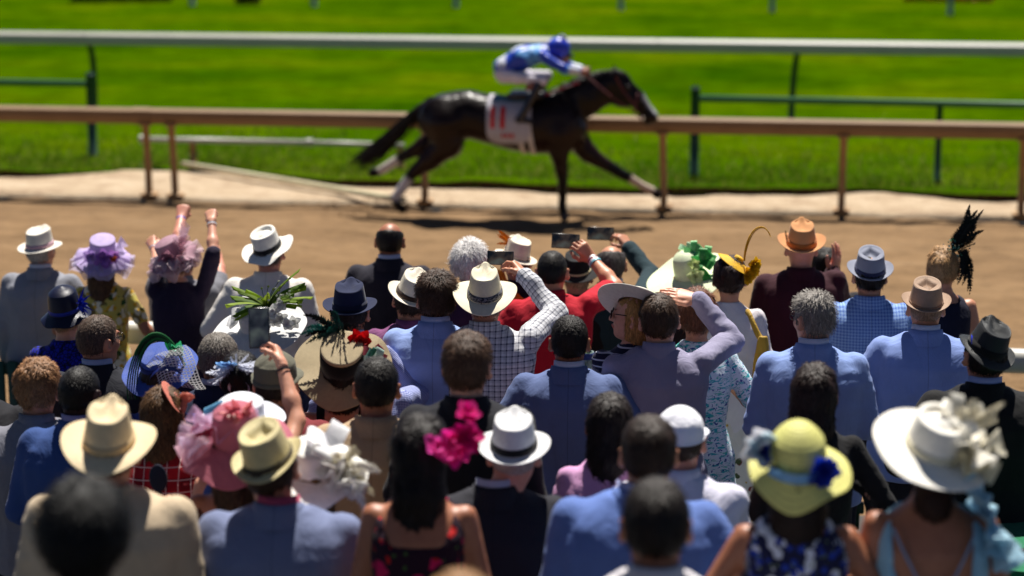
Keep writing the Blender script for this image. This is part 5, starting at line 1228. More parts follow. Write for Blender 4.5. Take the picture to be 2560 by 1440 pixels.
person(2314, 770, 525, ('jacket', (132, 154, 212)), sk='mid', hair=BUZZ, hairc=(150, 120, 96), collar=(210, 215, 235), hat=fed((168, 138, 116), straw((170, 142, 120), .0035), (140, 112, 92), (.004, .012), top='diamond', ch=.092, taper=.86, brim=.040, up=(.020, .006, -.01), pitch=10), wide=1.1, label='broad man in a light blue blazer and brown straw trilby', h=.0135)
# ---------- second rows
def blfl(g, R, i):
    for q in range(9): petal(g, (.10, -.045, .05), nrm(R.normal(size=3)+[.9, -.5, .3]), (0, -1, .3), .055, .012, .1, .1, lin([(20, 40, 190), (40, 66, 214), (14, 26, 130)][q % 3]), R)
    for q in range(26): feather(g, (.10, -.04, .04), (.14+R.normal(0, .025), -.06+R.normal(0, .02), .05+R.normal(0, .05)), (0, 0, .01), .007, (16, 34, 170), R, 10)
person(165, 792, 500, ('tee_dress', (16, 30, 170), ('lace', (8, 10, 60), 60, .10)), fem=True, sk='fair', hair=NAPE, hairc=(160, 130, 100), hat=dict(mat=straw((20, 24, 50), .005, .35, .4), geo=dict(a=.09, b=.106, ch=.112, taper=.86, top='round', bulge=.03, brim=.052, up=(-.035, -.045, -.02), pw=1.1, wave=.004), pitch=8, roll=-4, band=(fabric((26, 44, 150), .5), .004, .03), trim=[('flower', FEA(), blfl)]), label='woman in royal blue lace with a glossy navy straw hat and blue flower')
person(246, 852, 560, ('jacket', (26, 28, 38)), sk='mid', hair=dict(CREW, t=.010), hairc=(92, 74, 62), yaw=-38, collar=(176, 184, 214), glasses='clear', label='man with a greying crew cut and glasses turned right, dark suit')
M_WST = straw((226, 226, 226), .006, .6, .9)
def wg_leaf(g, R, i):
    for q in range(26):
        a = R.uniform(-.6, 3.6); p0 = np.array([.09, -.02, .10]); L = R.uniform(.13, .25); d = np.array([math.cos(a)*.9, R.normal(0, .2)-.1, .35+.6*abs(math.sin(a))]); petal(g, p0, d, (0, 0, 1), L, .019, -.5, .2, lin([(104, 130, 26), (76, 106, 18), (134, 156, 48)][q % 3]), R, (8, 3))
_r = np.random.default_rng(12)
wg_fl = [FL((.13+_r.uniform(-.05, .10), -.07+_r.normal(0, .02), .06+_r.uniform(-.05, .09)), (_r.normal(0, .4), -1, .5), .042, (236, 236, 232), 2, 5) for q in range(9)]
def wg_ber(g, R, i):
    for q in range(26):
        a = np.array([.08, -.02, .09]); e = a+np.array([R.uniform(-.02, .17), R.normal(-.03, .03), R.uniform(.06, .17)]); tube(g, bez([a, (a+e)/2+[0, 0, .03], e], 6), .0018, 4, col=lin((60, 80, 30)), cap=False); tube(g, [e-[0, 0, .006], e, e+[0, 0, .006]], [.002, .008, .002], 6, col=lin((236, 240, 220) if q % 3 else (150, 170, 70)))
def wg_bow(g, R, i): bow(g, (-.05, .0, .09), (-.2, -.4, 1), .10, (222, 222, 224), R, 4, .7); bow(g, (-.10, -.02, .06), (-.6, -.3, .8), .07, (232, 232, 234), R, 3, .8)
def wg_cone(g, R, i): tube(g, bez([(.07, -.09, .01), (.072, -.11, .035), (.07, -.12, .06)], 6), [.006, .022, .026, .024, .016, .004], 9, col=lin((70, 48, 30)))
person(645, 830, 520, ('dress', (206, 206, 210)), fem=True, hair=NAPE, hairc=(120, 90, 60), hat=dict(mat=M_WST, geo=dict(a=.092, b=.108, ch=.10, taper=.9, top='round', bulge=.02, brim=.175, up=(-.03, -.085, .0), pw=1.25, wave=.020, wn=3), pitch=14, roll=-10, pos=(0, -.01, .045), trim=[('leaves', PET(), wg_leaf), *[('blossom', PET(), q) for q in wg_fl], ('berry_spray', PET(), wg_ber), ('bow', TULLE(.8), wg_bow), ('pine_cone', PET(), wg_cone)]), label='woman under a wide white straw hat piled with green leaves and white blossoms')
person(876, 782, 538, ('jacket', (36, 40, 62), ('check', (60, 66, 96), .012, .3)), sk='tan', hair=dict(NAPE, t=.012), hairc=(30, 22, 20), collar=(180, 190, 220), hat=fed((26, 34, 66), None, (20, 26, 52), (.004, .034), top='tear', ch=.108, taper=.86, pinch=.06, brim=.050, up=(.020, .012, -.01), pitch=6), label='man in a navy checked jacket and a navy felt fedora')
person(1028, 752, 505, ('shirt', (120, 66, 110)), sk='mid', hair=dict(NAPE, t=.012), hairc=(50, 36, 30), hat=fed((236, 224, 204), straw((238, 228, 208), .004), (52, 36, 28), (.004, .030), top='tear', ch=.112, taper=.86, brim=.048, up=(.016, .004, -.01), pitch=8, roll=12), roll=6, label='man in a plum shirt and cream hat with a brown band, half hidden')
person(1090, 748, 542, ('jacket', (138, 160, 214)), sk='mid', hair=WAVY, hairc=(70, 50, 38), collar=(196, 204, 236), glasses='clear', yaw=14, label='man with wavy brown hair in a light blue blazer', h=.0135)
c = person(1213, 752, 545, ('shirt', (226, 226, 230), ('check', (26, 30, 66), .026, .24, (120, 124, 140))), sk='mid', hair=NAPE, hairc=(60, 46, 38), armR=dict(e=(1388, 782), w=(1310, 690), h=(1276, 640), hand='hold', n=(-.7, .7, .1), se=1), wide=1.12, h=.0125, hat=fed((232, 220, 192), straw((234, 224, 196), .005, .6, .6), fabric((120, 120, 130), .7, ('streak', [((30, 34, 50), .5, 90, 120)])), (.006, .034), top='tear', ch=.118, taper=.78, pinch=.10, brim=.070, up=(.022, -.024, -.02), pw=1.5, pitch=14, k=1.02), label='man in a white shirt checked in navy filming under a cream straw cowboy hat')
hold_phone(c, 1, 1251, 645, 66, 35, 'black phone filming just above the cream cowboy hat', -2, .02)
def bhat(g, R, i):
    ribbon(g, [(-.02, -.12, .02), (.0, -.13, .09), (.09, -.11, .10), (.13, -.09, .03)], (.0, .03, .0), (24, 40, 120), 12)
def bnet(g, R, i): mesh_net(g, lambda u, v: (-.02+.2*u+.04*v, -.11+.02*math.sin(6*v)+.03*u, .10+.10*u*(1-v)-.16*v+.02*math.sin(5*u)), 13, 19, .004, (226, 230, 230))
def bcur(g, R, i):
    for q in range(5): tube(g, bez([(.12, .0, .0), (.09, .0, .24+.014*q), (-.02, -.02, .26+.014*q), (-.10-.012*q, -.10, .05), (-.10-.012*q, -.13, -.08)], 22), np.linspace(.0075, .003, 22), 5, col=lin([(14, 70, 36), (20, 100, 50), (10, 40, 24)][q % 3]))
def bgrn(g, R, i):
    for q in range(9): petal(g, (.10, -.0, .06), nrm([R.normal(.2, .3), R.normal(-.2, .2), 1]), (0, -1, 0), .10, .022, .2, .1, lin([(20, 120, 60), (60, 170, 120), (150, 214, 190)][q % 3]), R)
person(402, 944, 600, ('dress', (40, 60, 130)), fem=True, hair=dict(k='bob', t=.016), hairc=(60, 44, 32), hat=dict(mat=straw((56, 84, 170), .004, .6, .5), geo=dict(a=.088, b=.10, ch=.075, taper=.92, top='flat', bulge=.008, brim=.095, up=(.0, -.02, -.02), pw=1.1, wave=.006), pitch=22, roll=-6, pos=(0, -.005, .055), band=(fabric((24, 36, 100), .6), .004, .055), trim=[('ribbon', SILK(), bhat), ('netting', PET(), bnet), ('quill', FEA(), bcur), ('plume', PET(), bgrn)]), label='woman in a blue sinamay hat with white netting and looping green quills')
person(546, 900, 580, ('jacket', (26, 34, 62)), sk='mid', hair=dict(CREW, t=.014, side=.009), hairc=(124, 116, 108), collar=(190, 196, 220), label='man with thick grey hair in a navy suit behind the white feather fascinator')
def wfe(g, R, i):
    for q in range(19):
        a = 2*math.pi*q/19+R.normal(0, .2); feather(g, (0, -.01, .02), (.14*math.cos(a)*R.uniform(.7, 1.2), -.05+R.normal(0, .03), .02+.10*math.sin(a)*R.uniform(.7, 1.2)), (0, -.03, .02), .026, (226, 230, 244), R, 26)
def bfe(g, R, i):
    for q in range(4): petal(g, (-.02, -.02, .02), nrm([-.6+.3*q, -.2, .9]), (0, -1, 0), .11, .018, .1, .1, lin((120, 170, 226)), R)
def wsat(g, R, i): petal(g, (.0, -.07, -.01), (-.3, -.4, -.8), (0, -1, 0), .08, .030, .1, .4, lin((226, 232, 244)), R); petal(g, (.02, -.07, -.01), (.3, -.4, -.9), (0, -1, 0), .09, .036, .1, .4, lin((206, 210, 236)), R)
person(602, 948, 602, ('dress', (30, 32, 50), ('floral', 12, [((40, 110, 110), .25), ((200, 220, 220), .1)])), fem=True, hair=dict(k='bun', t=.018, side=.014, amp=.004), hairc=(24, 18, 18), hat=dict(covers=False, name='fascinator', mat=felt((224, 228, 240)), geo=dict(a=.02, b=.02, ch=.015, taper=.9, top='round', brim=.03, up=(-.01, -.01, -.01)), pos=(.0, -.075, .085), pitch=-46, trim=[('feather', FEA(), wfe), ('plume', PET(), bfe), ('satin_loop', SILK(), wsat)]), label='dark-haired woman with a burst of white and pale blue feathers')
def capgeo(R):
    g, i = hat_geo(a=.092, b=.108, ch=.065, taper=.93, top='round', bulge=.042, brim=.012, up=(-.01, -.012, -.012), frontadd=4.0); return g, i
person(690, 958, 632, ('polo', (120, 40, 46)), sk='mid', hair=dict(NAPE, t=.010), hairc=(40, 32, 28), hat=dict(mat=fabric((104, 102, 88), .9), type=capgeo, name='cap', pitch=4, pos=(0, -.006, .035)), label='man in an olive flat cap')
def dhat_bow(g, R, i):
    for q in range(3): bow(g, (.13, -.02+.02*q, .05), (.6, -.5, .6), .075, [(180, 210, 196), (60, 120, 104), (150, 60, 70)][q], R, 4, .55)
def dhat_red(g, R, i): flower(g, (.07, .05, .10), (.2, -.5, 1), .055, (204, 16, 20), R, 4, 7)
def dhat_wh(g, R, i):
    for q in range(9): petal(g, (.125, -.07, .02), nrm([R.normal(.2, .5), R.normal(-.8, .3), R.normal(-.2, .6)]), (0, -1, .2), .08, .032, .3, .3, lin((226, 222, 226)), R)
    flower(g, (.10, -.15, -.01), (.2, -.8, .6), .045, (230, 226, 232), R, 2, 4)
def dhat_dark(g, R, i):
    for q in range(22): feather(g, (-.02, .09, .06), (-.06+R.normal(0, .07), .07+R.normal(0, .04), .14+R.normal(0, .035)), (0, .02, .05), .018, [(10, 12, 14), (16, 60, 56), (12, 16, 18), (40, 110, 100)][q % 4], R, 16)
def ex_straps(ctx):
    g = G(); Z = ctx['Z']
    for s in (-1, 1): ribbon(g, [(s*.02, -.125, Z(1.15)), (s*.06, -.13, Z(1.28)), (s*.09, -.09, Z(1.43)), (s*.09, .0, Z(1.46))], (.035, 0, 0), (14, 12, 14), 12)
    g.build('dress_straps', SILK(), ctx['root'])
person(858, 936, 602, ('openback', (16, 14, 16)), fem=True, sk='mid', hair=dict(k='bob', t=.014), hairc=(30, 22, 18), extra=ex_straps, hat=dict(mat=straw((176, 158, 124), .004, .7, .5), geo=dict(a=.092, b=.102, ch=.105, taper=.97, top='flat', bulge=.004, brim=.118, up=(.0, -.03, -.01), pw=1.1, wave=.010, wn=4), pitch=32, roll=4, k=1.12, pos=(0, -.01, .05), band=(felt((12, 11, 13)), .004, .098), trim=[('tartan_bow', SILK(), dhat_bow), ('rose', PET(), dhat_red), ('petals', SILK(), dhat_wh), ('plume', FEA(), dhat_dark)]), label='woman in a flat-topped cream and black hat with a red rose and tartan bow')
person(905, 905, 562, ('shirt', (176, 184, 220), ('check', (70, 80, 150), .007, .5)), sk='mid', hair=SHORT, hairc=(50, 40, 34), armR=dict(e=(1050, 985), w=(958, 882), h=(915, 850), hand='flat', n=(-.4, .3, -.9), se=1, up=1), label='man in a fine blue check shirt shading his eyes, hidden behind the flat-topped hat')
person(1424, 856, 572, ('jacket', (92, 108, 152)), sk='tan', hair=dict(CREW, t=.012, side=.005, line=.008), hairc=(32, 27, 26), collar=(214, 216, 232), label='man with cropped black hair in a slate blue blazer, white collar', h=.0125, wide=1.03)
def crm(g, R, i):
    for q in range(9): petal(g, (.06, .02, .04), nrm([R.normal(0, .6), R.normal(0, .6), .9]), (0, 0, 1), .07, .024, .4, .3, lin((30, 34, 76)), R)
c = person(1584, 792, 560, ('dress', (26, 28, 56), ('stripe', (190, 192, 206), .03, .22, 1)), fem=True, sk='fair', hair=dict(k='bob', t=.016, amp=.006), hairc=(190, 140, 80), yaw=82, pitch=-4, glasses='sun', armL=dict(e=(1512, 985), w=(1482, 965), h=(1468, 925), hand='hold', n=(1, 0, 0), up=0), hat=dict(mat=straw((228, 222, 210), .003, .6, .15), geo=dict(a=.088, b=.104, ch=.07, taper=.9, top='round', bulge=.02, brim=.115, up=(.0, .0, .01), pw=1.2), pitch=8, roll=42, pos=(0, -.012, .058), trim=[('flower', PET(), crm)]), label='woman in sunglasses and a wide cream hat looking left')
def cup(px, py, s, label):
    p = at(px, py, FPX/s); o = empty('drink_cup', tuple(p)); t = NT('clear_plastic'); co = t.obj(); t.base(t.ramp(t.noise(30, 3, .5, co), [(.4, lin((96, 120, 110))), (.7, lin((170, 186, 190)))])); t.set(t.b, Roughness=.15); t.b.inputs['Alpha'].default_value = .8
    g = G(); th = np.arange(20)*2*math.pi/20; rows = [np.stack([r*np.cos(th), r*np.sin(th), z+0*th], 1) for r, z in ((.001, 0), (.024, 0), (.031, .095), (.029, .095), (.022, .004))]; g.add(np.concatenate(rows), gridfaces(5, 20, True)); g.build('tumbler', t.m, o)
    g = G(); rows = [np.stack([r*np.cos(th), r*np.sin(th), z+0*th], 1) for r, z in ((.030, .06), (.0315, .06), (.0325, .09), (.031, .09))]; g.add(np.concatenate(rows), gridfaces(4, 20, True)); g.build('printed_band', fabric((44, 60, 120), .5), o)
    g = G(); R = np.random.default_rng(1)
    for q in range(12): petal(g, (0, 0, .09), nrm([R.normal(0, .5), R.normal(0, .5), 1]), (0, -1, .2), .045, .010, .3, .2, lin([(60, 120, 30), (110, 160, 50), (220, 200, 90)][q % 3]), R)
    g.build('garnish', PET(), o); tag(o, label, 'cup')
cup(1468, 928, 538, 'clear drink cup with a green garnish beside the slate blue blazer')
person(1648, 802, 568, ('shirt', (168, 164, 188), ('check', (96, 92, 128), .004, .4)), sk='fair', hair=dict(SHORT, t=.016, side=.010, sl=.022), hairc=(76, 56, 42), roll=-4, armR=dict(e=(1828, 852), w=(1742, 748), h=(1640, 722), hand='flat', n=(-.2, .5, -1), se=1, up=1), wide=1.05, h=.0125, label='man in a grey-lilac shirt saluting to shade his eyes')
person(1742, 788, 530, ('elbow_dress', (214, 226, 236), ('streak', [((60, 176, 186), .56, 26, 70), ((40, 70, 150), .60, 60, 60), ((90, 190, 170), .62, 20, 90)])), fem=True, sk='mid', hair=dict(k='short', t=.026, side=.020, amp=.008, sl=.04, strands=1500, mess=.4), hairc=(112, 70, 50), armR='wide', k=1.0, label='woman with short reddish hair in a blue and aqua scenic print dress')
person(2034, 800, 565, ('jacket', (134, 158, 214)), sk='fair', hair=dict(k='short', t=.024, side=.010, amp=.004, sl=.03, lift=.6, strands=1500), hairc=(136, 130, 124), yaw=34, pitch=2, collar=(216, 220, 240), glasses='clear', label='silver-haired man with glasses turned left, pale blue suit', h=.0125)
def bstr(g, R, i): ribbon(g, [(-.092, -.03, .025), (-.097, -.02, .045), (-.09, .0, .05)], (0, .02, .0), (40, 60, 220), 8)
person(2462, 892, 615, ('jacket', (18, 18, 20)), sk='mid', hair=dict(NAPE, t=.014, side=.011), hairc=(18, 15, 14), yaw=10, roll=4, collar=(166, 176, 216), hat=fed((50, 52, 54), straw((44, 46, 48), .006, .5, 1.0), (12, 12, 14), (.004, .04), top='tear', ch=.112, taper=.84, pinch=.05, brim=.040, up=(.012, -.022, -.02), pitch=14, roll=10, trim=[('band_tag', SILK(), bstr)]), wide=1.08, label='man in a black suit and woven black straw trilby')
# ---------- nearer rows
person(95, 976, 612, ('polo', (120, 120, 130)), sk='mid', hair=dict(WAVY, amp=.012, fr=(40, 40, 40), sl=.02), hairc=(150, 108, 72), label='man with curly light brown hair beside the blue suit')
person(200, 984, 632, ('jacket', (46, 74, 132)), sk='dark', hair=dict(BUZZ, t=.003), hairc=(16, 12, 12), collar=(160, 150, 190), yaw=-12, label='man with a shaved head in a bright blue suit')
def pkd(g, R, i):
    for q in range(6): petal(g, (.02, -.0, .02), nrm([.5+R.normal(0, .3), -.3, R.normal(.2, .5)]), (0, -1, 0), .08, .024, .2, .3, lin((226, 140, 122)), R)
person(408, 1036, 640, ('shirt', (190, 24, 36), ('tartan', (120, 10, 24), .09, (226, 196, 190))), fem=True, hair=dict(k='long', t=.014, len=.30, amp=.006), hairc=(98, 70, 44), hat=dict(covers=False, name='fascinator', mat=fabric((214, 124, 104), .5), geo=dict(a=.02, b=.03, ch=.01, taper=.9, top='flat', brim=.065, up=(-.006, -.006, -.006)), pos=(.055, -.01, .085), roll=58, pitch=10, trim=[('petals', SILK(), pkd)]), label='brown-haired woman in red tartan with a coral disc fascinator')
person(1168, 918, 690, ('jacket', (20, 20, 28)), sk='fair', hair=dict(WAVY, t=.022, side=.009, amp=.005, sl=.03, lift=.4, line=.006), hairc=(84, 62, 48), yaw=-8, label='man with tousled brown hair in a black jacket below the checked shirt')
person(942, 970, 662, ('jacket', (178, 152, 122)), sk='tan', hair=dict(CREW, t=.013, side=.006, line=.010), hairc=(30, 26, 24), label='black-haired man in a tan jacket')
person(1524, 1062, 696, ('shirt', (204, 152, 196)), fem=True, hair=dict(k='long', t=.018, len=.30, amp=.006), hairc=(34, 24, 22), label='woman with long straight dark hair in a lilac top')
person(2036, 986, 672, ('dress', (16, 15, 18)), fem=True, hair=dict(k='long', t=.020, len=.36, amp=.008, w=1.08, sx=-.03), hairc=(40, 26, 22), label='woman with long dark brown hair in a black dress')
def lbh(g, R, i): bow(g, (-.08, -.06, .02), (-.6, -.6, .4), .12, (120, 184, 226), R, 4, .8)
c = person(606, 1082, 680, ('sleeveless', (60, 84, 150)), fem=True, armR=dict(e=(742, 1052), w=(704, 910), h=(684, 842), hand='hold', n=(-.9, .4, 0)), hair=NAPE, hairc=(80, 60, 40), hat=dict(mat=straw((232, 234, 242), .005, .6, .2), geo=dict(a=.10, b=.112, ch=.09, taper=.95, top='round', bulge=.03, brim=.085, up=(.02, -.02, .02), wave=.008), pitch=4, pos=(0, -.01, .05), trim=[('bow', SILK(), lbh)]), label='woman in a white domed hat behind the pink hat, raising a phone')
wristband(c, 1, .03, [(30, 24, 22)], .008)
hold_phone(c, 1, 648, 820, 52, 102, 'dark phone held upright above the olive cap', 2, .0, (50, 52, 56))
def pk_r(g, R, i):
    for q in range(3): ruffle(g, (-.07, .02, .01+.012*q), rotm(0, 4, -14+6*q), .05, .185-.02*q, 7+q, .03, [(226, 176, 196), (216, 190, 220), (232, 200, 214)][q], R, a0=.3, a1=4.6)
    ruffle(g, (-.06, .0, .05), rotm(0, 20, 25), .02, .13, 8, .03, (214, 170, 206), R)
def pk_f(g, R, i):
    for q in range(16): petal(g, (.03, -.02, .10), nrm([R.normal(0, .6), R.normal(-.4, .4), .9]), (0, -1, .2), .10, .014, .5, .3, lin([(226, 120, 130), (236, 160, 160), (206, 90, 104), (244, 214, 206)][q % 4]), R)
pk_f2 = [FL((-.10, -.05, .055), (-.5, -.7, .6), .045, (206, 84, 110), 3, 6), FL((-.14, -.03, .05), (-.7, -.5, .6), .04, (226, 130, 150), 3, 6)]
def ex_fan(ctx):
    S, E, Wp, HD, Np, hk = ctx['arms'][-1]; p = ctx['base']+ctx['Rw'] @ (Wp+nrm(HD)*.075); dep = float((p-CAM) @ FWD); o = empty('hand_fan', tuple(at(398, 1262, dep)), YAW)
    g = G(); th = np.arange(28)*2*math.pi/28; rows = [np.stack([.036*q*np.cos(th), np.full(28, y), .10+.052*q*np.sin(th)], 1) for q, y in ((.02, -.004), (.9, -.004), (1, -.002), (1, .002), (.9, .004), (.02, .004))]; g.add(np.concatenate(rows), gridfaces(6, 28, True)); g.build('paddle', fabric((18, 22, 46), .7), o)
    g = G(); box(g, (.004, 0, .01), (.008, .003, .06), rotm(0, 0, 0), bev=.002); g.build('handle', glossy((40, 30, 24), .5), o); tag(o, 'dark navy oval paddle fan held up in front of the red tartan', 'fan')
person(596, 1122, 735, ('openback', (90, 50, 40)), fem=True, sk='tan', hair=dict(k='long', t=.014, len=.28), hairc=(60, 36, 24), armL=dict(e=(470, 1370), w=(412, 1290), h=(398, 1240), hand='fist', n=(.6, -.3, 0), up=0), extra=ex_fan, hat=dict(mat=fabric((176, 96, 112), .75), geo=dict(a=.092, b=.108, ch=.12, taper=.86, top='round', bulge=.025, brim=.13, up=(-.05, -.085, -.02), pw=1.15, wave=.012, wn=4), pitch=8, roll=-4, pos=(0, -.012, .045), trim=[('tulle_ruffle', TULLE(.5), pk_r), ('petals', PET(), pk_f), *[('flower', PET(), q) for q in pk_f2]]), label='woman under a large rose pink hat with sheer ruffles and petals')
person(276, 1128, 800, ('jacket', (196, 176, 148)), sk='mid', hair=dict(NAPE, t=.010), hairc=(60, 44, 32), hat=fed((226, 202, 160), straw((226, 204, 164), .004, .65, .35), (204, 176, 132), (.004, .03), top='tear', ch=.122, taper=.80, pinch=.10, brim=.072, up=(.024, -.026, -.02), pitch=12, roll=4), wide=1.12, label='man in a beige linen suit and wide golden straw fedora')
def ex_gl(ctx): pass
person(676, 1172, 790, ('jacket', (112, 122, 156)), sk='mid', hair=dict(NAPE, t=.014, side=.010), hairc=(56, 40, 30), collar=(176, 70, 100), armL='wide', hat=fed((206, 190, 140), straw((208, 194, 146), .004, .6, .4), (64, 58, 46), (.004, .022), top='diamond', ch=.105, taper=.88, brim=.038, up=(.028, -.006, -.012), pitch=12, roll=-10), roll=-4, wide=1.12, bodyx=-.03, label='man in a blue-grey suit and pale straw trilby with a dark band')
def ivf(g, R, i):
    for q in range(15): feather(g, (.10, -.04, .03), (.17+R.normal(0, .06), -.08+R.normal(0, .05), .0+R.normal(0, .07)), (.02, -.02, .05), .03, [(244, 240, 226), (236, 228, 196), (248, 248, 244)][q % 3], R, 22)
    for q in range(3): ruffle(g, (.12, -.07, .02), rotm(0, 30*q-20, 20*q), .01, .10, 7, .03, (244, 242, 236), R)
def ivb(g, R, i): bow(g, (.06, .0, .10), (.3, -.3, 1), .11, (250, 250, 252), R, 4, .7)
person(780, 1196, 758, ('dress', (214, 206, 196)), fem=True, hair=dict(k='bob', t=.014), hairc=(130, 100, 64), hat=dict(mat=straw((246, 244, 238), .005, .6, .15), geo=dict(a=.09, b=.106, ch=.09, taper=.92, top='round', bulge=.02, brim=.125, up=(.0, -.05, .0), pw=1.1, wave=.014, wn=5), pitch=8, roll=8, pos=(0, -.01, .045), trim=[('feather', FEA(), ivf), ('bow', SILK(), ivb)]), label='woman in a white hat with ivory feathers behind the pale straw trilby')
def mag(g, R, i):
    for q in range(9): flower(g, (.07+R.normal(0, .035), -.03+R.normal(0, .02), .03+R.normal(0, .045)), (R.normal(.3, .4), -.5, R.normal(.7, .4)), .058, [(250, 50, 166), (255, 84, 190), (232, 24, 136)][q % 3], R, 2, 5)
person(1050, 1132, 815, ('openback', (40, 12, 34), ('floral', 11, [((206, 20, 90), .34), ((200, 30, 30), .22), ((60, 90, 40), .14)])), fem=True, sk='tan', hair=dict(k='long', t=.022, len=.46, amp=.010, w=1.05, fr=(40, 40, 18)), hairc=(24, 16, 16), neckline=1.32, hat=dict(covers=False, name='fascinator', mat=felt((60, 10, 40)), geo=dict(a=.02, b=.02, ch=.01, taper=.9, top='flat', brim=.03, up=(-.01, -.01, -.01)), pos=(.05, -.045, .09), pitch=-14, roll=22, trim=[('flower', tinted(.7, .55, 1.0, 'thin_petal'), mag)]), label='woman with very long dark hair and a hot pink flower headpiece')
person(1285, 1136, 735, ('jacket', (36, 36, 44)), sk='pink', hair=dict(BUZZ, t=.004), hairc=(180, 160, 150), collar=(190, 190, 210), hat=fed((206, 206, 208), straw((214, 214, 216), .003, .7, .2), (24, 24, 26), (.004, .030), top='tear', ch=.106, taper=.84, pinch=.05, brim=.050, up=(.014, .0, -.012), pitch=8), wide=1.10, bodyx=.06, label='man in a charcoal suit and pale grey fedora with a black band')
person(1178, 1160, 668, ('jacket', (22, 22, 30)), sk='dark', hair=dict(k='fluffy', t=.016, side=.012, amp=.004), hairc=(12, 10, 11), earring=(230, 230, 230), fem=True, k=1.0, label='black-haired person in dark clothes beside the pale grey fedora')
def wcap(R):
    g, i = hat_geo(a=.092, b=.108, ch=.065, taper=.80, top='round', bulge=.040, flare=.06, brim=.004, up=(-.004, -.004, -.02), frontadd=16.0); return g, i
c = person(1700, 1102, 715, ('polo', (208, 206, 224)), sk='pink', hair=dict(CREW, t=.006), hairc=(70, 54, 44), armR=dict(e=(1836, 1330), w=(1800, 1262), h=(1752, 1228), hand='relaxed', n=(-.3, .3, -1), up=0), hat=dict(mat=fabric((232, 232, 240), .85), type=wcap, name='cap', pitch=2, pos=(0, -.006, .03)), label='man in a plain white baseball cap and pale polo')
wristband(c, 1, .02, [(206, 20, 30), (230, 230, 235)], .014)
person(1622, 1136, 812, ('jacket', (92, 118, 182)), sk='mid', hair=dict(SHORT, t=.016, side=.007, sl=.02), hairc=(50, 38, 32), collar=(170, 176, 220), wide=1.12, bodyx=.03, label='dark-haired man in a vivid blue blazer in front of the white cap')
person(1640, 1316, 990, ('shirt', (214, 210, 214)), sk='tan', hair=dict(SHORT, t=.017, side=.007, sl=.022), hairc=(36, 29, 26), label='black-haired man in a white shirt at the bottom edge')
yst = [FL((.07, -.10, .025), (.5, -1, .2), .062, (24, 52, 180), 4, 8), FL((-.105, -.035, .05), (-.9, -.5, .2), .052, (20, 44, 170), 3, 8)]
def ywh(g, R, i):
    for q in range(11): petal(g, (-.09, .0, .06), nrm([R.normal(-.7, .4), R.normal(-.3, .3), R.normal(.5, .5)]), (0, -1, .2), .10, .030, .3, .3, lin([(240, 240, 246), (200, 226, 240)][q % 2]), R)
def ylb(g, R, i): ribbon(g, [(-.095, -.08, .012), (-.04, -.15, .008), (.04, -.15, .008), (.09, -.08, .012)], (0, 0, .035), (120, 176, 226), 16)
person(1992, 1172, 890, ('sleeveless', (34, 36, 70), ('floral', 27, [((226, 230, 240), .42), ((40, 66, 170), .36), ((120, 140, 70), .18)])), fem=True, sk='tan', hair=dict(k='long', t=.014, len=.27), hairc=(36, 24, 20), armL='wide', armR='wide', hat=dict(mat=straw((222, 218, 130), .014, .6, .8), geo=dict(a=.092, b=.108, ch=.085, taper=.88, top='round', bulge=.05, brim=.062, up=(-.03, -.085, -.02), pw=.95, wave=.014, wn=3, sideadd=(.02, 0)), pitch=10, pos=(0, -.01, .03), trim=[*[('flower', PET(), q) for q in yst], ('petals', PET(), ywh), ('ribbon', SILK(), ylb)]), label='woman in a yellow cloche hat with blue flowers and a blue floral dress')
def ivr(g, R, i):
    for q in range(6): ruffle(g, (.11+R.normal(0, .02), -.045+R.normal(0, .02), .03+R.normal(0, .015)), rotm(R.uniform(0, 360), R.uniform(-50, 50), R.uniform(-40, 60)), .01, .085, 6, .03, [(240, 234, 214), (228, 220, 190), (246, 242, 230)][q % 3], R)
    for q in range(8): feather(g, (.06, .0, .06), (.06+R.normal(.04, .06), .02, .15+R.normal(0, .03)), (.02, 0, .04), .022, (238, 230, 206), R, 16)
def ivs(g, R, i): bow(g, (.05, .03, .11), (.1, -.5, 1), .09, (240, 236, 224), R, 5, .5)
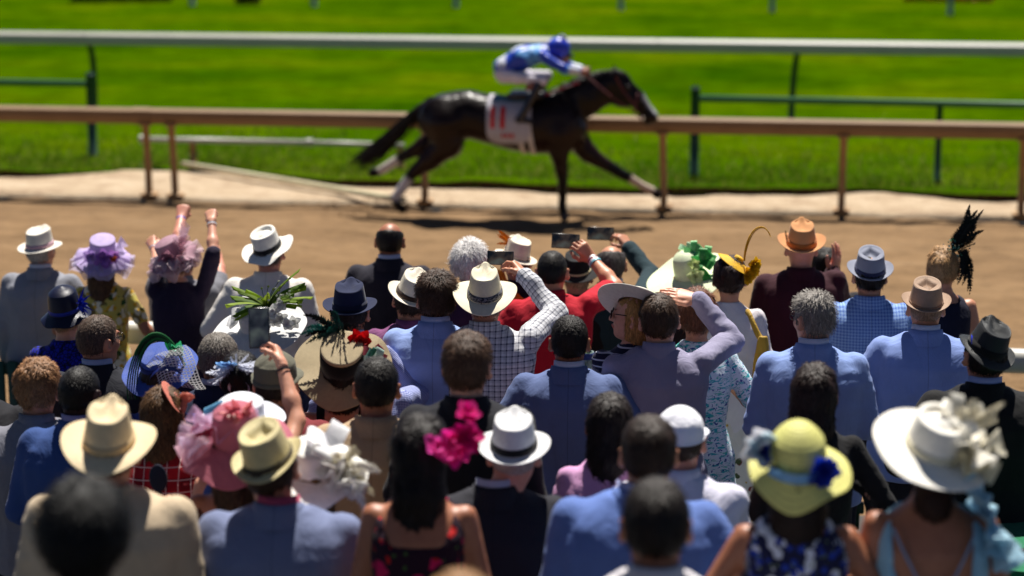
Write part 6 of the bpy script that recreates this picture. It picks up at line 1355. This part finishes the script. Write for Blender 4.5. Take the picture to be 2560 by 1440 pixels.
def ex_cross(ctx):
    Z = ctx['Z']; g = G()
    for s in (-1, 1): tube(g, bez([(s*.115, -.085, Z(1.405)), (s*.06, -.155, Z(1.28)), (-s*.02, -.155, Z(1.14)), (-s*.10, -.125, Z(.98))], 14), .006, 6, flat=.6)
    g.build('cross_strap', fabric((120, 160, 196), .6), ctx['garment'])
    g = G(); R = np.random.default_rng(5)
    for q in range(3): ruffle(g, ctx['arms'][1][0]+np.array([.0, -.01, .045-.02*q]), rotm(0, 0, 58+8*q), .03, .165-.012*q, 8, .022, (176, 214, 232), R)
    g.build('ruffle_sleeve', tinted(.8, .3, 1, 'ruffle'), ctx['garment'])
person(2330, 1140, 890, ('openback', (150, 196, 220), ('floral', 8, [((196, 226, 238), .3), ((120, 176, 210), .2)])), fem=True, sk='tan', hair=dict(k='long', t=.014, len=.20, w=.62), hairc=(54, 30, 20), extra=ex_cross, neckline=.94, wide=1.08, hat=dict(mat=straw((244, 240, 230), .004, .65, .2), geo=dict(a=.092, b=.108, ch=.105, taper=.88, top='oval', bulge=.006, brim=.105, up=(.0, -.02, .01), pw=1.3, wave=.004, wn=3), pitch=15, roll=12, pos=(0, -.012, .035), band=(fabric((226, 218, 190), .6), .006, .03), trim=[('tulle_ruffle', PET(), ivr), ('bow', SILK(), ivs)]), label='woman in a huge ivory hat and a backless pale blue dress with crossed straps')
person(2640, 1030, 585, ('elbow_dress', (14, 16, 20), ('chevron', (232, 236, 240), .09)), fem=True, sk='brown', hair=SHORT, hairc=(20, 16, 14), armL='wide', label='woman at the right edge in a black dress with white zigzags')
person(212, 1340, 1150, ('jacket', (14, 14, 20)), sk='dark', hair=dict(k='fluffy', t=.012, side=.010, amp=.005, strands=4000, sl=.03, lift=.6, mess=.7), hairc=(8, 8, 10), label='large dark out-of-focus head at the bottom left')
person(1150, 1572, 1180, ('jacket', (120, 96, 70)), sk='fair', hair=dict(SHORT, t=.016), hairc=(150, 110, 70), label='tip of a light brown head of hair at the bottom edge')
person(-62, 930, 590, ('jacket', (20, 20, 28)), sk='mid', hair=SHORT, hairc=(40, 30, 26), collar=(200, 200, 215), armR='wide', wide=1.1, label='person in a dark suit cut off by the left edge')
if __name__ == '__main__':
    for q in PEOPLE: print(q)
    print('script', round(time.time()-T0, 1))
